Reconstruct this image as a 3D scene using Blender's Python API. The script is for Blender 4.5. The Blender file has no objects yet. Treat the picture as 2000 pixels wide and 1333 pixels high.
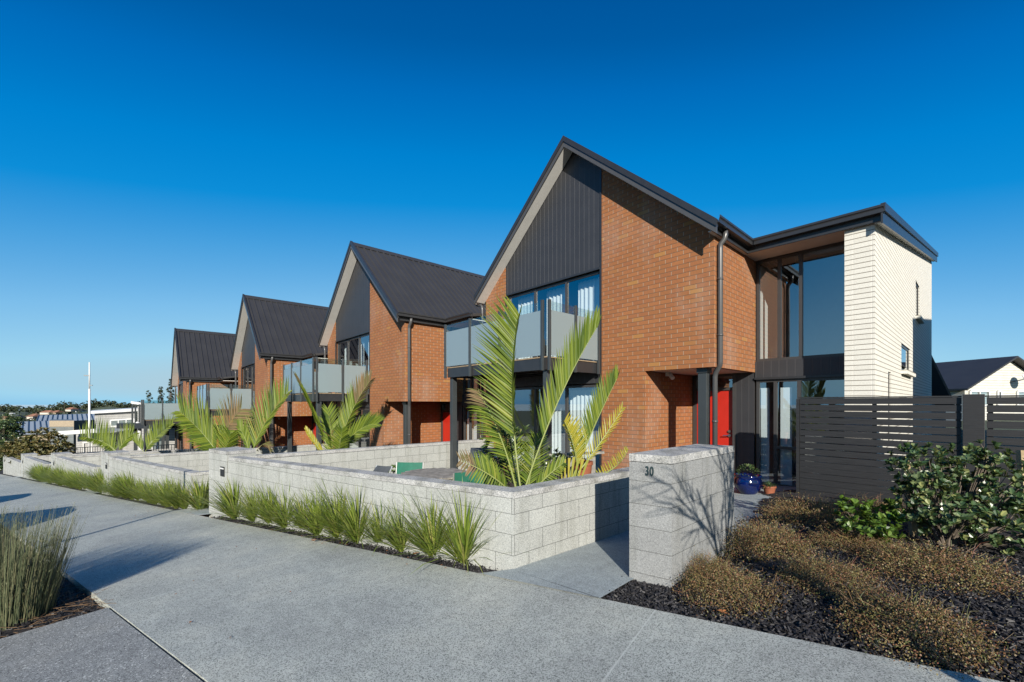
import bpy, bmesh, math, random
from mathutils import Vector, Matrix, noise
random.seed(7)
SC = bpy.context.scene
COL = SC.collection
EYE = 1.67
# ------------------------------------------------------------------ geometry of the place
RX, RY = -.974, -.2256            # unit vector down the street
NX, NY = -.2256, .974             # unit vector from the street towards the houses
ROW = Vector((-7.99, -1.85, -.59))  # step from one town house to the next
def rn(x, y): return x*RX+y*RY, x*NX+y*NY
def xy(r, n): return r*RX+n*NX, r*RY+n*NY
def gz(x, y):
    r, n = rn(x, y)
    z = .236-.072*max(r, -9)
    if n > 3.12: z -= .03*min(n-3.12, 7)
    return z
def ray(px, py):
    cx = (px-1000)/820
    return cx*.6675-.7446, cx*.744+.668, (789-py)/820
def P(px, py, t):
    d = ray(px, py)
    return Vector((d[0]*t, d[1]*t, EYE+d[2]*t))
def G(px, py):
    lo, hi = .5, 80.
    f = lambda t: (EYE+ray(px, py)[2]*t)-gz(ray(px, py)[0]*t, ray(px, py)[1]*t)
    for _ in range(50):
        m = (lo+hi)/2
        if f(m) > 0: lo = m
        else: hi = m
    return P(px, py, lo)
# ------------------------------------------------------------------ node helpers
class N:
    def __init__(s, m):
        m.use_nodes = True; s.t = m.node_tree; s.t.nodes.clear(); s.n = s.t.nodes; s.l = s.t.links
    def add(s, typ, ins=None, **kw):
        n = s.n.new(typ)
        for k, v in kw.items(): setattr(n, k, v)
        if ins:
            for k, v in ins.items():
                if isinstance(v, bpy.types.NodeSocket): s.l.new(v, n.inputs[k])
                else: n.inputs[k].default_value = v
        return n
    def math(s, op, a, b=0., c=None):
        i = {0: a, 1: b}
        if c is not None: i[2] = c
        return s.add('ShaderNodeMath', i, operation=op).outputs[0]
    def uv(s): return s.add('ShaderNodeUVMap').outputs[0]
    def obj(s): return s.add('ShaderNodeTexCoord').outputs['Object']
    def noise(s, v, scale, detail=3, rough=.5): return s.add('ShaderNodeTexNoise', {'Vector': v, 'Scale': scale, 'Detail': detail, 'Roughness': rough}).outputs[0]
    def ramp(s, f, pts):
        n = s.add('ShaderNodeValToRGB', {0: f}); e = n.color_ramp.elements
        while len(e) < len(pts): e.new(.5)
        for q, (p, c) in zip(e, pts): q.position = p; q.color = (*c, 1) if len(c) == 3 else c
        return n.outputs[0]
    def mix(s, f, a, b, mode='MIX'):
        n = s.add('ShaderNodeMix', data_type='RGBA', blend_type=mode)
        for i, v in ((0, f), (6, a), (7, b)):
            if isinstance(v, bpy.types.NodeSocket): s.l.new(v, n.inputs[i])
            else: n.inputs[i].default_value = v if i == 0 else ((*v, 1) if len(v) == 3 else v)
        return n.outputs[2]
    def bump(s, h, st=.5, d=.01, nrm=None):
        i = {'Height': h, 'Strength': st, 'Distance': d}
        if nrm is not None: i['Normal'] = nrm
        return s.add('ShaderNodeBump', i).outputs[0]
    def out(s, col, rough=.6, nrm=None, metal=0., spec=.5, **kw):
        i = {'Base Color': col if isinstance(col, bpy.types.NodeSocket) else (*col, 1), 'Roughness': rough, 'Metallic': metal, 'Specular IOR Level': spec}
        if nrm is not None: i['Normal'] = nrm
        i.update(kw)
        b = s.add('ShaderNodeBsdfPrincipled', i)
        s.surf(b.outputs[0]); return b
    def surf(s, sh):
        o = s.add('ShaderNodeOutputMaterial'); s.l.new(sh, o.inputs[0])
M = {}
def new(name): m = bpy.data.materials.new(name); M[name] = m; return N(m)
def plain(name, col, rough=.6, var=.12, scale=6., metal=0., spec=.5, bump=0.):
    t = new(name); v = t.obj()
    f = t.noise(v, scale, 4)
    c = t.ramp(f, [(.3, tuple(x*(1-var) for x in col)), (.7, tuple(min(1, x*(1+var)) for x in col))])
    t.out(c, rough, t.bump(t.noise(v, scale*8, 3), bump, .005) if bump else None, metal, spec)
def brickmat(name, c1, c2, mortar, w, h, off, msize, fleck=None, rough=.85, blot=.25, white=0., bed=None):
    t = new(name); uv = t.uv()
    b = t.add('ShaderNodeTexBrick', {'Vector': uv, 'Color1': (*c1, 1), 'Color2': (*c2, 1), 'Mortar': (*mortar, 1), 'Scale': 1., 'Mortar Size': msize, 'Mortar Smooth': .25, 'Bias': 0., 'Brick Width': w, 'Row Height': h}, offset=off)
    o = t.obj(); cb = b.outputs[0]
    if bed:
        fv = t.math('FRACT', t.math('DIVIDE', t.math('ADD', t.add('ShaderNodeSeparateXYZ', {0: uv}).outputs[1], 86.), h))
        near = t.math('GREATER_THAN', t.math('ABSOLUTE', t.math('SUBTRACT', fv, .5)), .5-(msize+.001)/h)
        cb = t.mix(near, cb, bed)
    c = t.mix(t.math('MULTIPLY', t.noise(o, 1.3, 5), blot), cb, tuple(x*.55 for x in c1))
    f2 = t.noise(o, 60, 3, .7)
    c = t.mix(.5, c, t.ramp(f2, [(.3, (.72, .72, .72)), (.7, (1.25, 1.25, 1.25))]), 'MULTIPLY')
    # a second brick layout of the same size, other colours, gives single odd bricks
    b2 = t.add('ShaderNodeTexBrick', {'Vector': uv, 'Color1': (0, 0, 0, 1), 'Color2': (1, 1, 1, 1), 'Mortar': (.5, .5, .5, 1), 'Scale': 1., 'Mortar Size': msize, 'Mortar Smooth': .1, 'Bias': -.1, 'Brick Width': w, 'Row Height': h}, offset=off)
    if fleck:
        k = t.ramp(b2.outputs[0], [(.80, (0, 0, 0)), (.92, (1, 1, 1))])
        c = t.mix(t.math('MULTIPLY', k, .5), c, fleck)
        k2 = t.ramp(b2.outputs[0], [(.10, (1, 1, 1)), (.30, (0, 0, 0))])
        c = t.mix(t.math('MULTIPLY', k2, .35), c, tuple(x*.6 for x in c2))
    if white:
        k = t.ramp(t.noise(t.add('ShaderNodeMapping', {'Vector': o, 'Scale': (1, 1, .45)}).outputs[0], 1.1, 6, .65), [(.52, (0, 0, 0)), (.75, (1, 1, 1))])
        c = t.mix(t.math('MULTIPLY', k, white), c, (.55, .48, .42))
    hgt = t.math('SUBTRACT', t.math('MULTIPLY', f2, .3), b.outputs[1])
    t.out(c, rough, t.bump(hgt, .8, .006))
brickmat('red_brick', (.49, .19, .060), (.34, .122, .045), (.52, .40, .29), .24, .086, .5, .0062, (.60, .33, .08), white=.25, bed=(.22, .12, .065))  # bed joints coloured dark for the shade inside the raked mortar
brickmat('cream_brick', (.88, .86, .78), (.82, .80, .72), (1., .97, .88), .24, .086, 0., .006, blot=.04, bed=(.34, .31, .26))
def blockmat(name, base, seam=(.16, .165, .16)):
    t = new(name); uv = t.uv(); o = t.obj()
    b = t.add('ShaderNodeTexBrick', {'Vector': uv, 'Color1': (*base, 1), 'Color2': (*[x*.90 for x in base], 1), 'Mortar': (*seam, 1), 'Scale': 1., 'Mortar Size': .003, 'Mortar Smooth': .3, 'Bias': 0., 'Brick Width': .39, 'Row Height': .2}, offset=.5)
    vo = t.add('ShaderNodeTexVoronoi', {'Vector': o, 'Scale': 165.}).outputs['Color']
    g = t.add('ShaderNodeSeparateColor', {0: vo}).outputs[0]
    sp = t.ramp(g, [(0, (.42, .43, .45)), (.3, (.9, .9, .88)), (.7, (1.1, 1.1, 1.08)), (1, (1.5, 1.5, 1.45))])
    c = t.mix(.6, b.outputs[0], sp, 'MULTIPLY')
    c = t.mix(t.math('MULTIPLY', t.noise(o, 2.2, 5), .5), c, (.5, .5, .48), 'MULTIPLY')
    st = t.ramp(t.noise(t.add('ShaderNodeMapping', {'Vector': o, 'Scale': (7, 7, .7)}).outputs[0], 1., 5, .6), [(.5, (1, 1, 1)), (.72, (.66, .66, .62))])
    c = t.mix(.6, c, st, 'MULTIPLY')
    t.out(c, .8, t.bump(t.math('SUBTRACT', t.math('MULTIPLY', g, .25), b.outputs[1]), .5, .004))
blockmat('block', (.55, .565, .545))
blockmat('pillar_block', (.37, .38, .385))
def capmat():
    t = new('coping'); o = t.obj()
    g = t.add('ShaderNodeSeparateColor', {0: t.add('ShaderNodeTexVoronoi', {'Vector': o, 'Scale': 130.}).outputs['Color']}).outputs[0]
    c = t.ramp(g, [(0, (.26, .27, .28)), (.4, (.46, .46, .45)), (1, (.7, .7, .68))])
    k = t.ramp(t.noise(o, 3.5, 6, .65), [(.45, (1, 1, 1)), (.68, (.42, .42, .38))])
    t.out(t.mix(.85, c, k, 'MULTIPLY'), .85, t.bump(g, .3, .003))
capmat()
def grooves(name, col, period, width, horizontal=False, rough=.5, depth=.01, var=.1, light=None):
    t = new(name); uv = t.uv(); s = t.add('ShaderNodeSeparateXYZ', {0: uv}); a = s.outputs[1 if horizontal else 0]
    f = t.math('FRACT', t.math('DIVIDE', t.math('ADD', a, 500.), period))
    g = t.math('LESS_THAN', f, width/period)
    o = t.obj()
    c = t.ramp(t.noise(o, 2.5, 4), [(.3, tuple(x*(1-var) for x in col)), (.7, tuple(x*(1+var) for x in col))])
    c = t.mix(g, c, light or tuple(x*.35 for x in col))
    t.out(c, rough, t.bump(t.math('SUBTRACT', 0., g), .6, depth))
grooves('dark_cladding', (.040, .041, .046), .14, .008, light=(.085, .085, .09))
grooves('weatherboard_grey', (.46, .45, .43), .18, .02, True)
grooves('weatherboard_white', (.78, .76, .68), .17, .018, True)
grooves('tile_grey', (.20, .22, .22), .5, .03, True)
plain('rib_roof_grey', (.34, .38, .43), .5, .06)
plain('roof_metal', (.042, .041, .042), .5, .1, 1.5)
plain('trim', (.035, .036, .039), .35, .1)
plain('post_paint', (.050, .058, .062), .4, .08, 4)
plain('downpipe', (.085, .085, .086), .32, .06)
plain('frame', (.060, .058, .058), .35, .06)
plain('soffit', (.85, .80, .74), .7, .05, bump=.0)
plain('barge_soffit', (.95, .94, .90), .7, .05)
plain('interior', (.75, .73, .70), .8, .03)
plain('interior_floor', (.25, .2, .15), .7, .1)
plain('curtain', (.98, 1., 1.), .9, .03)
plain('sunlit_wall_panel', (1., 1., 1.), .8, .02)
plain('red_paint', (.56, .026, .014), .38, .05)
plain('chrome', (.75, .75, .74), .15, .02, metal=1.)
plain('deck_edge', (.40, .30, .19), .8, .25, 9)
plain('number_paint', (.02, .045, .05), .5, .05)
plain('stake', (.44, .33, .18), .8, .3, 14, bump=.3)
plain('weathered_timber', (.30, .28, .25), .8, .35, 12, bump=.4)
plain('green_cloth', (.012, .15, .095), .75, .12, 12)
plain('grey_cloth', (.07, .08, .09), .8, .15, 12)
plain('alu', (.62, .62, .60), .35, .05, metal=.6)
plain('terracotta', (.33, .10, .045), .75, .2, 8)
plain('soil', (.035, .026, .02), .95, .3, 10)
plain('white_paint', (.78, .78, .76), .5, .04)
plain('tan_wall', (.42, .34, .24), .8, .1)
plain('rust_roof', (.36, .17, .10), .8, .2, .3)
plain('pale_wall', (.66, .60, .52), .8, .1, .2)
plain('dish', (.70, .72, .74), .4, .06)
plain('blue_plastic', (.01, .13, .55), .4, .05)
plain('car_paint', (.10, .12, .15), .25, .03, metal=.4)
plain('rubber', (.02, .02, .02), .8, .1)
plain('bark', (.15, .12, .09), .9, .3, 20, bump=.5)
plain('dry_leaf', (.34, .13, .04), .8, .3, 40)
plain('straw', (.20, .12, .06), .8, .3, 30)
plain('roof_rib', (.12, .14, .17), .5, .05)
plain('hill_ground', (.07, .09, .04), .95, .3, .05)
t = new('fence_stain'); o = t.obj()
w = t.noise(t.add('ShaderNodeMapping', {'Vector': o, 'Scale': (2., 20., 40.)}).outputs[0], 2., 5, .6)
t.out(t.ramp(w, [(.3, (.012, .0125, .014)), (.6, (.026, .026, .028)), (.85, (.055, .052, .05))]), .55, t.bump(w, .25, .004))
t = new('glaze_blue'); o = t.obj()
t.out(t.ramp(t.noise(o, 7, 5, .6), [(.35, (.001, .003, .025)), (.7, (.002, .015, .13))]), .12, None, 0., .8)
def glass(name, refl, tint, ior=1.9):
    t = new(name)
    tr = t.add('ShaderNodeBsdfTransparent', {0: (*tint, 1)})
    gl = t.add('ShaderNodeBsdfGlossy', {0: (.95, .98, 1, 1), 'Roughness': .012})
    ge = t.add('ShaderNodeNewGeometry'); dt = t.add('ShaderNodeVectorMath', {0: ge.outputs['Incoming'], 1: ge.outputs['Normal']}, operation='DOT_PRODUCT').outputs['Value']
    sch = t.math('POWER', t.math('SUBTRACT', 1., t.math('ABSOLUTE', dt)), 4.)
    mx = t.add('ShaderNodeMixShader', {0: t.math('MULTIPLY_ADD', sch, 1-refl, refl), 1: tr.outputs[0], 2: gl.outputs[0]})
    t.surf(mx.outputs[0])
glass('window_glass', .26, (.86, .94, .96), 1.8)
glass('clear_glass', .06, (.82, .90, .90), 1.45)
t = new('frosted_glass')
df = t.add('ShaderNodeBsdfDiffuse', {0: (.60, .76, .80, 1)}); tl = t.add('ShaderNodeBsdfTranslucent', {0: (.86, 1., 1., 1)})
tr = t.add('ShaderNodeBsdfTransparent', {0: (.8, .9, .92, 1)})
m1 = t.add('ShaderNodeMixShader', {0: .5, 1: df.outputs[0], 2: tl.outputs[0]}); m2 = t.add('ShaderNodeMixShader', {0: .2, 1: m1.outputs[0], 2: tr.outputs[0]})
gl = t.add('ShaderNodeBsdfGlossy', {0: (.9, .95, 1, 1), 'Roughness': .3})
m3 = t.add('ShaderNodeMixShader', {0: t.math('ADD', t.add('ShaderNodeFresnel', {'IOR': 1.6}).outputs[0], .06), 1: m2.outputs[0], 2: gl.outputs[0]}); t.surf(m3.outputs[0])
# paving
def paving(name, base, dark, white, joints=False, rough=.75, wh=.93):
    t = new(name); o = t.obj(); uv = t.uv()
    g = t.add('ShaderNodeSeparateColor', {0: t.add('ShaderNodeTexVoronoi', {'Vector': o, 'Scale': 190.}).outputs['Color']}).outputs[0]
    g2 = t.add('ShaderNodeSeparateColor', {0: t.add('ShaderNodeTexVoronoi', {'Vector': o, 'Scale': 140.}).outputs['Color']}).outputs[1]
    c = t.ramp(g, [(0, dark), (.28, tuple(x*.75 for x in base)), (.55, base), (.9, tuple(x*1.25 for x in base))])
    c = t.mix(t.math('GREATER_THAN', g2, wh), c, white)
    c = t.mix(.55, c, t.ramp(t.noise(o, .8, 7, .62), [(.3, (.60, .61, .64)), (.5, (.95, .97, .97)), (.7, (1.35, 1.3, 1.2))]), 'MULTIPLY')
    c = t.mix(.35, c, t.ramp(t.noise(o, 9, 4, .6), [(.35, (.75, .75, .75)), (.65, (1.2, 1.2, 1.2))]), 'MULTIPLY')
    h = t.math('MULTIPLY', g, .3)
    if joints:
        s = t.add('ShaderNodeSeparateXYZ', {0: uv})
        f = t.math('ABSOLUTE', t.math('SUBTRACT', t.math('FRACT', t.math('DIVIDE', t.math('ADD', s.outputs[0], 406.125), 4.05)), .5))
        j = t.math('LESS_THAN', f, .0013)
        c = t.mix(t.math('MULTIPLY', j, .5), c, (.80, .82, .76)); h = t.math('SUBTRACT', h, j)
    t.out(c, rough, t.bump(h, .35, .004))
paving('paving', (.53, .55, .505), (.10, .11, .105), (.62, .62, .58), True)
paving('path_concrete', (.42, .47, .48), (.24, .27, .28), (.5, .52, .52), wh=.97)
paving('driveway_mix', (.37, .375, .36), (.06, .06, .06), (.85, .85, .80), wh=.965)
paving('asphalt', (.05, .05, .052), (.02, .02, .02), (.12, .12, .12))
t = new('sea'); t.out((.66, .86, .90), .8, t.bump(t.noise(t.obj(), .2, 3), .3, .3))
t = new('mulch'); o = t.obj(); w = t.noise(o, 45, 5, .7)
t.out(t.ramp(w, [(.35, (.008, .007, .009)), (.65, (.035, .032, .036))]), .9, t.bump(w, 1., .02))
def leafmat(name, cols, rough=.4, transl=.25, spec=.5):
    t = new(name); i = t.add('ShaderNodeNewGeometry').outputs['Random Per Island']
    c = t.ramp(i, [(k/(max(1, len(cols)-1)), q) for k, q in enumerate(cols)])
    b = t.add('ShaderNodeBsdfPrincipled', {'Base Color': c, 'Roughness': rough, 'Specular IOR Level': spec})
    tl = t.add('ShaderNodeBsdfTranslucent', {0: t.mix(.5, c, (.35, .42, .05))})
    t.surf(t.add('ShaderNodeMixShader', {0: transl, 1: b.outputs[0], 2: tl.outputs[0]}).outputs[0])
leafmat('palm_leaf', [(.07, .125, .018), (.15, .225, .025), (.26, .33, .04), (.10, .16, .018), (.22, .29, .03), (.33, .36, .06)], .5, .28, .3)
leafmat('palm_yellow', [(.38, .38, .03), (.50, .42, .03), (.30, .33, .03)], .45, .3)
leafmat('palm_rachis', [(.28, .34, .09), (.34, .38, .12)], .5, .05)
leafmat('palm_dry', [(.30, .2, .10), (.16, .12, .05), (.20, .22, .05)], .8, .2)
leafmat('grass_blade', [(.12, .21, .03), (.26, .36, .05), (.40, .48, .09), (.15, .25, .05), (.52, .50, .16)], .45, .25)
leafmat('reed', [(.07, .10, .05), (.12, .15, .07), (.18, .20, .10), (.26, .24, .13), (.09, .13, .06)], .6, .1)
leafmat('brown_leaf', [(.18, .08, .045), (.19, .17, .05), (.34, .15, .08), (.12, .11, .04), (.28, .10, .06), (.36, .30, .10), (.13, .07, .05), (.16, .20, .06), (.26, .17, .07)], .55, .12)
leafmat('green_leaf', [(.02, .055, .02), (.055, .115, .04), (.11, .18, .07), (.03, .075, .03), (.24, .30, .12), (.05, .10, .05), (.38, .40, .14)], .32, .2)
leafmat('lime_leaf', [(.07, .15, .02), (.12, .22, .03), (.17, .27, .05), (.05, .11, .02)], .35, .22)
leafmat('hedge_leaf', [(.10, .12, .03), (.25, .17, .05), (.17, .17, .05), (.07, .09, .03), (.32, .24, .09)], .5, .15)
leafmat('far_leaf', [(.018, .035, .014), (.035, .055, .02), (.05, .07, .025), (.025, .045, .02), (.08, .075, .03)], .7, .1)
# ------------------------------------------------------------------ mesh helpers
class MB:
    def __init__(s): s.v = []; s.f = []; s.m = []; s.mats = []
    def mi(s, m):
        if m not in s.mats: s.mats.append(m)
        return s.mats.index(m)
    def face(s, pts, m=None):
        b = len(s.v); s.v += [tuple(p) for p in pts]; s.f.append(tuple(range(b, b+len(pts)))); s.m.append(s.mi(m) if m else 0)
    def hexa(s, q, m=None):        # 8 corners: bottom 4, top 4 (counter-clockwise)
        b = len(s.v); s.v += [tuple(p) for p in q]
        for f in ((3, 2, 1, 0), (4, 5, 6, 7), (0, 1, 5, 4), (1, 2, 6, 5), (2, 3, 7, 6), (3, 0, 4, 7)):
            s.f.append(tuple(b+i for i in f)); s.m.append(s.mi(m) if m else 0)
    def box(s, x0, x1, y0, y1, z0, z1, m=None):
        s.hexa([(x0, y0, z0), (x1, y0, z0), (x1, y1, z0), (x0, y1, z0), (x0, y0, z1), (x1, y0, z1), (x1, y1, z1), (x0, y1, z1)], m)
    def bar(s, a, b, w, h, m=None, up=(0, 0, 1)):
        a = Vector(a); b = Vector(b); d = (b-a).normalized(); u = Vector(up); sd = d.cross(u)
        if sd.length < 1e-4: sd = d.cross(Vector((1, 0, 0)))
        sd.normalize(); u = sd.cross(d).normalized(); sd = sd*w/2; u = u*h/2
        s.hexa([a-sd-u, a+sd-u, b+sd-u, b-sd-u, a-sd+u, a+sd+u, b+sd+u, b-sd+u], m)
    def prism(s, poly, vec, m=None):
        n = len(poly); b = len(s.v); vec = Vector(vec)
        s.v += [tuple(p) for p in poly]+[tuple(Vector(p)+vec) for p in poly]
        k = s.mi(m) if m else 0
        s.f.append(tuple(b+i for i in reversed(range(n)))); s.f.append(tuple(b+n+i for i in range(n))); s.m += [k, k]
        for i in range(n): s.f.append((b+i, b+(i+1) % n, b+n+(i+1) % n, b+n+i)); s.m.append(k)
    def tube(s, pts, r, seg=8, m=None, cap=True):
        pts = [Vector(p) for p in pts]; rs = r if isinstance(r, (list, tuple)) else [r]*len(pts); b = len(s.v); k = s.mi(m) if m else 0
        ref = None
        for i, p in enumerate(pts):
            d = (pts[min(i+1, len(pts)-1)]-pts[max(i-1, 0)]).normalized()
            if ref is None:
                ref = d.cross(Vector((0, 0, 1)))
                if ref.length < .01: ref = Vector((1, 0, 0))
            ref = (ref-d*ref.dot(d)).normalized(); q = d.cross(ref)
            for j in range(seg):
                a = 2*math.pi*j/seg; s.v.append(tuple(p+(ref*math.cos(a)+q*math.sin(a))*rs[i]))
        for i in range(len(pts)-1):
            for j in range(seg):
                s.f.append((b+i*seg+j, b+i*seg+(j+1) % seg, b+(i+1)*seg+(j+1) % seg, b+(i+1)*seg+j)); s.m.append(k)
        if cap:
            s.f.append(tuple(b+j for j in reversed(range(seg)))); s.f.append(tuple(b+(len(pts)-1)*seg+j for j in range(seg))); s.m += [k, k]
    def lathe(s, prof, c, seg=28, m=None):
        b = len(s.v); k = s.mi(m) if m else 0
        for r, z in prof:
            for j in range(seg):
                a = 2*math.pi*j/seg; s.v.append((c[0]+r*math.cos(a), c[1]+r*math.sin(a), c[2]+z))
        for i in range(len(prof)-1):
            for j in range(seg):
                s.f.append((b+i*seg+j, b+i*seg+(j+1) % seg, b+(i+1)*seg+(j+1) % seg, b+(i+1)*seg+j)); s.m.append(k)
    def wall(s, ax, c, th, u0, u1, z0, z1, holes=(), top=None, brk=(), m=None):
        """wall in the plane ax=c, thickness th (signed, away from the viewer), openings (u0,u1,z0,z1)"""
        us = sorted({u0, u1, *[h[0] for h in holes], *[h[1] for h in holes], *brk}); us = [u for u in us if u0-1e-6 <= u <= u1+1e-6]
        zs = sorted({z0, z1, *[h[2] for h in holes], *[h[3] for h in holes]})
        pt = (lambda u, d, z: (u, c+d, z)) if ax == 'y' else (lambda u, d, z: (c+d, u, z))
        tz = lambda u, z: min(z, top(u)) if top else z
        def solid(i, j):
            if i < 0 or j < 0 or i >= len(us)-1 or j >= len(zs)-1: return False
            um = (us[i]+us[i+1])/2; zm = (zs[j]+zs[j+1])/2
            if max(tz(us[i], zs[j+1]), tz(us[i+1], zs[j+1])) <= zs[j]+1e-6: return False
            return not any(h[0] < um < h[1] and h[2] < zm < h[3] for h in holes)
        for i in range(len(us)-1):
            for j in range(len(zs)-1):
                if not solid(i, j): continue
                a, b = us[i], us[i+1]; l0, l1 = tz(a, zs[j]), tz(a, zs[j+1]); r0, r1 = tz(b, zs[j]), tz(b, zs[j+1])
                for d in (0, th): s.face([pt(a, d, l0), pt(b, d, r0), pt(b, d, r1), pt(a, d, l1)], m)
                if not solid(i-1, j): s.face([pt(a, 0, l0), pt(a, th, l0), pt(a, th, l1), pt(a, 0, l1)], m)
                if not solid(i+1, j): s.face([pt(b, 0, r0), pt(b, th, r0), pt(b, th, r1), pt(b, 0, r1)], m)
                if not solid(i, j-1): s.face([pt(a, 0, l0), pt(b, 0, r0), pt(b, th, r0), pt(a, th, l0)], m)
                if not solid(i, j+1): s.face([pt(a, 0, l1), pt(b, 0, r1), pt(b, th, r1), pt(a, th, l1)], m)
    def build(s, name, mat=None, parent=None, smooth=False, org=None, bevel=0., nofix=False):
        me = bpy.data.meshes.new(name)
        o = Vector(org) if org is not None else (Vector(parent['_o']) if parent is not None and '_o' in parent else Vector((0, 0, 0)))
        me.from_pydata([tuple(Vector(p)-o) for p in s.v], [], s.f)
        ms = s.mats if s.mats else [mat]
        for q in ms: me.materials.append(M[q])
        if s.mats: me.polygons.foreach_set('material_index', s.m)
        if not nofix:
            bm = bmesh.new(); bm.from_mesh(me)
            bmesh.ops.remove_doubles(bm, verts=bm.verts, dist=1e-5)
            bmesh.ops.recalc_face_normals(bm, faces=bm.faces); bm.to_mesh(me); bm.free()
        uvl = me.uv_layers.new(name='UVMap').data
        for p in me.polygons:
            n = p.normal
            if abs(n.z) > .9: U = Vector((1, 0, 0)); V = Vector((0, 1, 0))
            else:
                U = Vector((-n.y, n.x, 0)).normalized()
                if abs(U.x) > abs(U.y):
                    if U.x < 0: U = -U
                elif U.y < 0: U = -U
                V = Vector((0, 0, 1)) if abs(n.z) < .2 else n.cross(U)
            for li in p.loop_indices:
                co = me.vertices[me.loops[li].vertex_index].co+o
                uvl[li].uv = (co.dot(U), co.dot(V))
        if smooth: me.polygons.foreach_set('use_smooth', [True]*len(me.polygons))
        me.update()
        ob = bpy.data.objects.new(name, me); COL.objects.link(ob)
        if parent is not None:
            ob.parent = parent; ob['_o'] = tuple(o)
        else: ob.location = o
        if bevel:
            md = ob.modifiers.new('Bevel', 'BEVEL'); md.width = bevel; md.segments = 2; md.limit_method = 'ANGLE'
        return ob
def tag(o, label=None, cat=None, group=None, kind=None):
    if label: o['label'] = label
    if cat: o['category'] = cat
    if group: o['group'] = group
    if kind: o['kind'] = kind
    return o
def thing(name, loc, label, cat, group=None):
    o = bpy.data.objects.new(name, None); COL.objects.link(o); o.location = loc; o['_o'] = tuple(loc); o.empty_display_size = .1
    return tag(o, label, cat, group)
def copy_tree(o, parent=None):
    c = o.copy(); COL.objects.link(c); c.parent = parent
    for ch in list(o.children): copy_tree(ch, c)
    return c
ORD = ['first', 'second', 'third', 'fourth', 'fifth', 'sixth', 'seventh', 'eighth', 'ninth', 'tenth', 'eleventh', 'twelfth', 'thirteenth', 'fourteenth']
# ------------------------------------------------------------------ camera, light, sky
cam = bpy.data.cameras.new('camera'); co = bpy.data.objects.new('camera', cam); COL.objects.link(co); SC.camera = co
co.location = (0, 0, EYE)
co.rotation_euler = (math.pi/2, 0, math.atan2(.668, -.7446)-math.pi/2)
cam.sensor_width = 36; cam.lens = 36*820/2000; cam.shift_y = 122.5/2000; cam.clip_start = .05; cam.clip_end = 9000
EL = math.radians(22.5)
sd = Vector((.778*math.cos(EL), -.628*math.cos(EL), math.sin(EL)))      # towards the sun
sun = bpy.data.lights.new('sun', 'SUN'); so = bpy.data.objects.new('sun', sun); COL.objects.link(so)
sun.energy = 5.; sun.angle = math.radians(.5); sun.color = (1, .93, .82)
so.rotation_euler = sd.to_track_quat('Z', 'Y').to_euler()
W = bpy.data.worlds.new('World'); SC.world = W; W.use_nodes = True
wt = W.node_tree; wt.nodes.clear()
sk = wt.nodes.new('ShaderNodeTexSky'); sk.sky_type = 'NISHITA'; sk.sun_disc = False; sk.sun_elevation = EL
sk.sun_rotation = math.atan2(sd.x, sd.y); sk.altitude = 0; sk.air_density = 1.0; sk.dust_density = .3; sk.ozone_density = 2.
hs = wt.nodes.new('ShaderNodeHueSaturation'); hs.inputs['Saturation'].default_value = 1.35; hs.inputs['Hue'].default_value = .5
bg = wt.nodes.new('ShaderNodeBackground'); bg.inputs[1].default_value = .10
wo = wt.nodes.new('ShaderNodeOutputWorld')
hs.inputs['Saturation'].default_value = 1.
wt.links.new(sk.outputs[0], hs.inputs['Color'])
sp = wt.nodes.new('ShaderNodeSeparateColor'); wt.links.new(hs.outputs[0], sp.inputs[0])
ml = wt.nodes.new('ShaderNodeMath'); ml.operation = 'MULTIPLY'; ml.inputs[1].default_value = .1; wt.links.new(sp.outputs[1], ml.inputs[0])
cr = wt.nodes.new('ShaderNodeValToRGB'); el = cr.color_ramp.elements      # polarised, saturated grading of the clear sky by its own brightness
SKY = [(0., (0, .05, .2)), (.125, (0, .085, .32)), (.145, (0, .107, .376)), (.166, (0, .15, .50)), (.208, (0, .223, .63)), (.255, (.004, .27, .69)), (.33, (.07, .36, .74)), (.48, (.205, .515, .83)), (.68, (.35, .66, .855)), (.85, (.45, .60, .68)), (1., (.62, .63, .60))]
while len(el) < len(SKY): el.new(.5)
for e, (p, c) in zip(el, SKY): e.position = p; e.color = (*c, 1)
wt.links.new(ml.outputs[0], cr.inputs[0])
vm = wt.nodes.new('ShaderNodeVectorMath'); vm.operation = 'SCALE'; vm.inputs['Scale'].default_value = 6.15; wt.links.new(cr.outputs[0], vm.inputs[0])
wt.links.new(vm.outputs[0], bg.inputs[0]); wt.links.new(bg.outputs[0], wo.inputs[0])
SC.view_settings.view_transform = 'Standard'; SC.view_settings.look = 'None'; SC.view_settings.exposure = .7; SC.view_settings.gamma = 1
SC.cycles.max_bounces = 8; SC.cycles.transparent_max_bounces = 16; SC.cycles.caustics_reflective = False; SC.cycles.caustics_refractive = False
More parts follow.
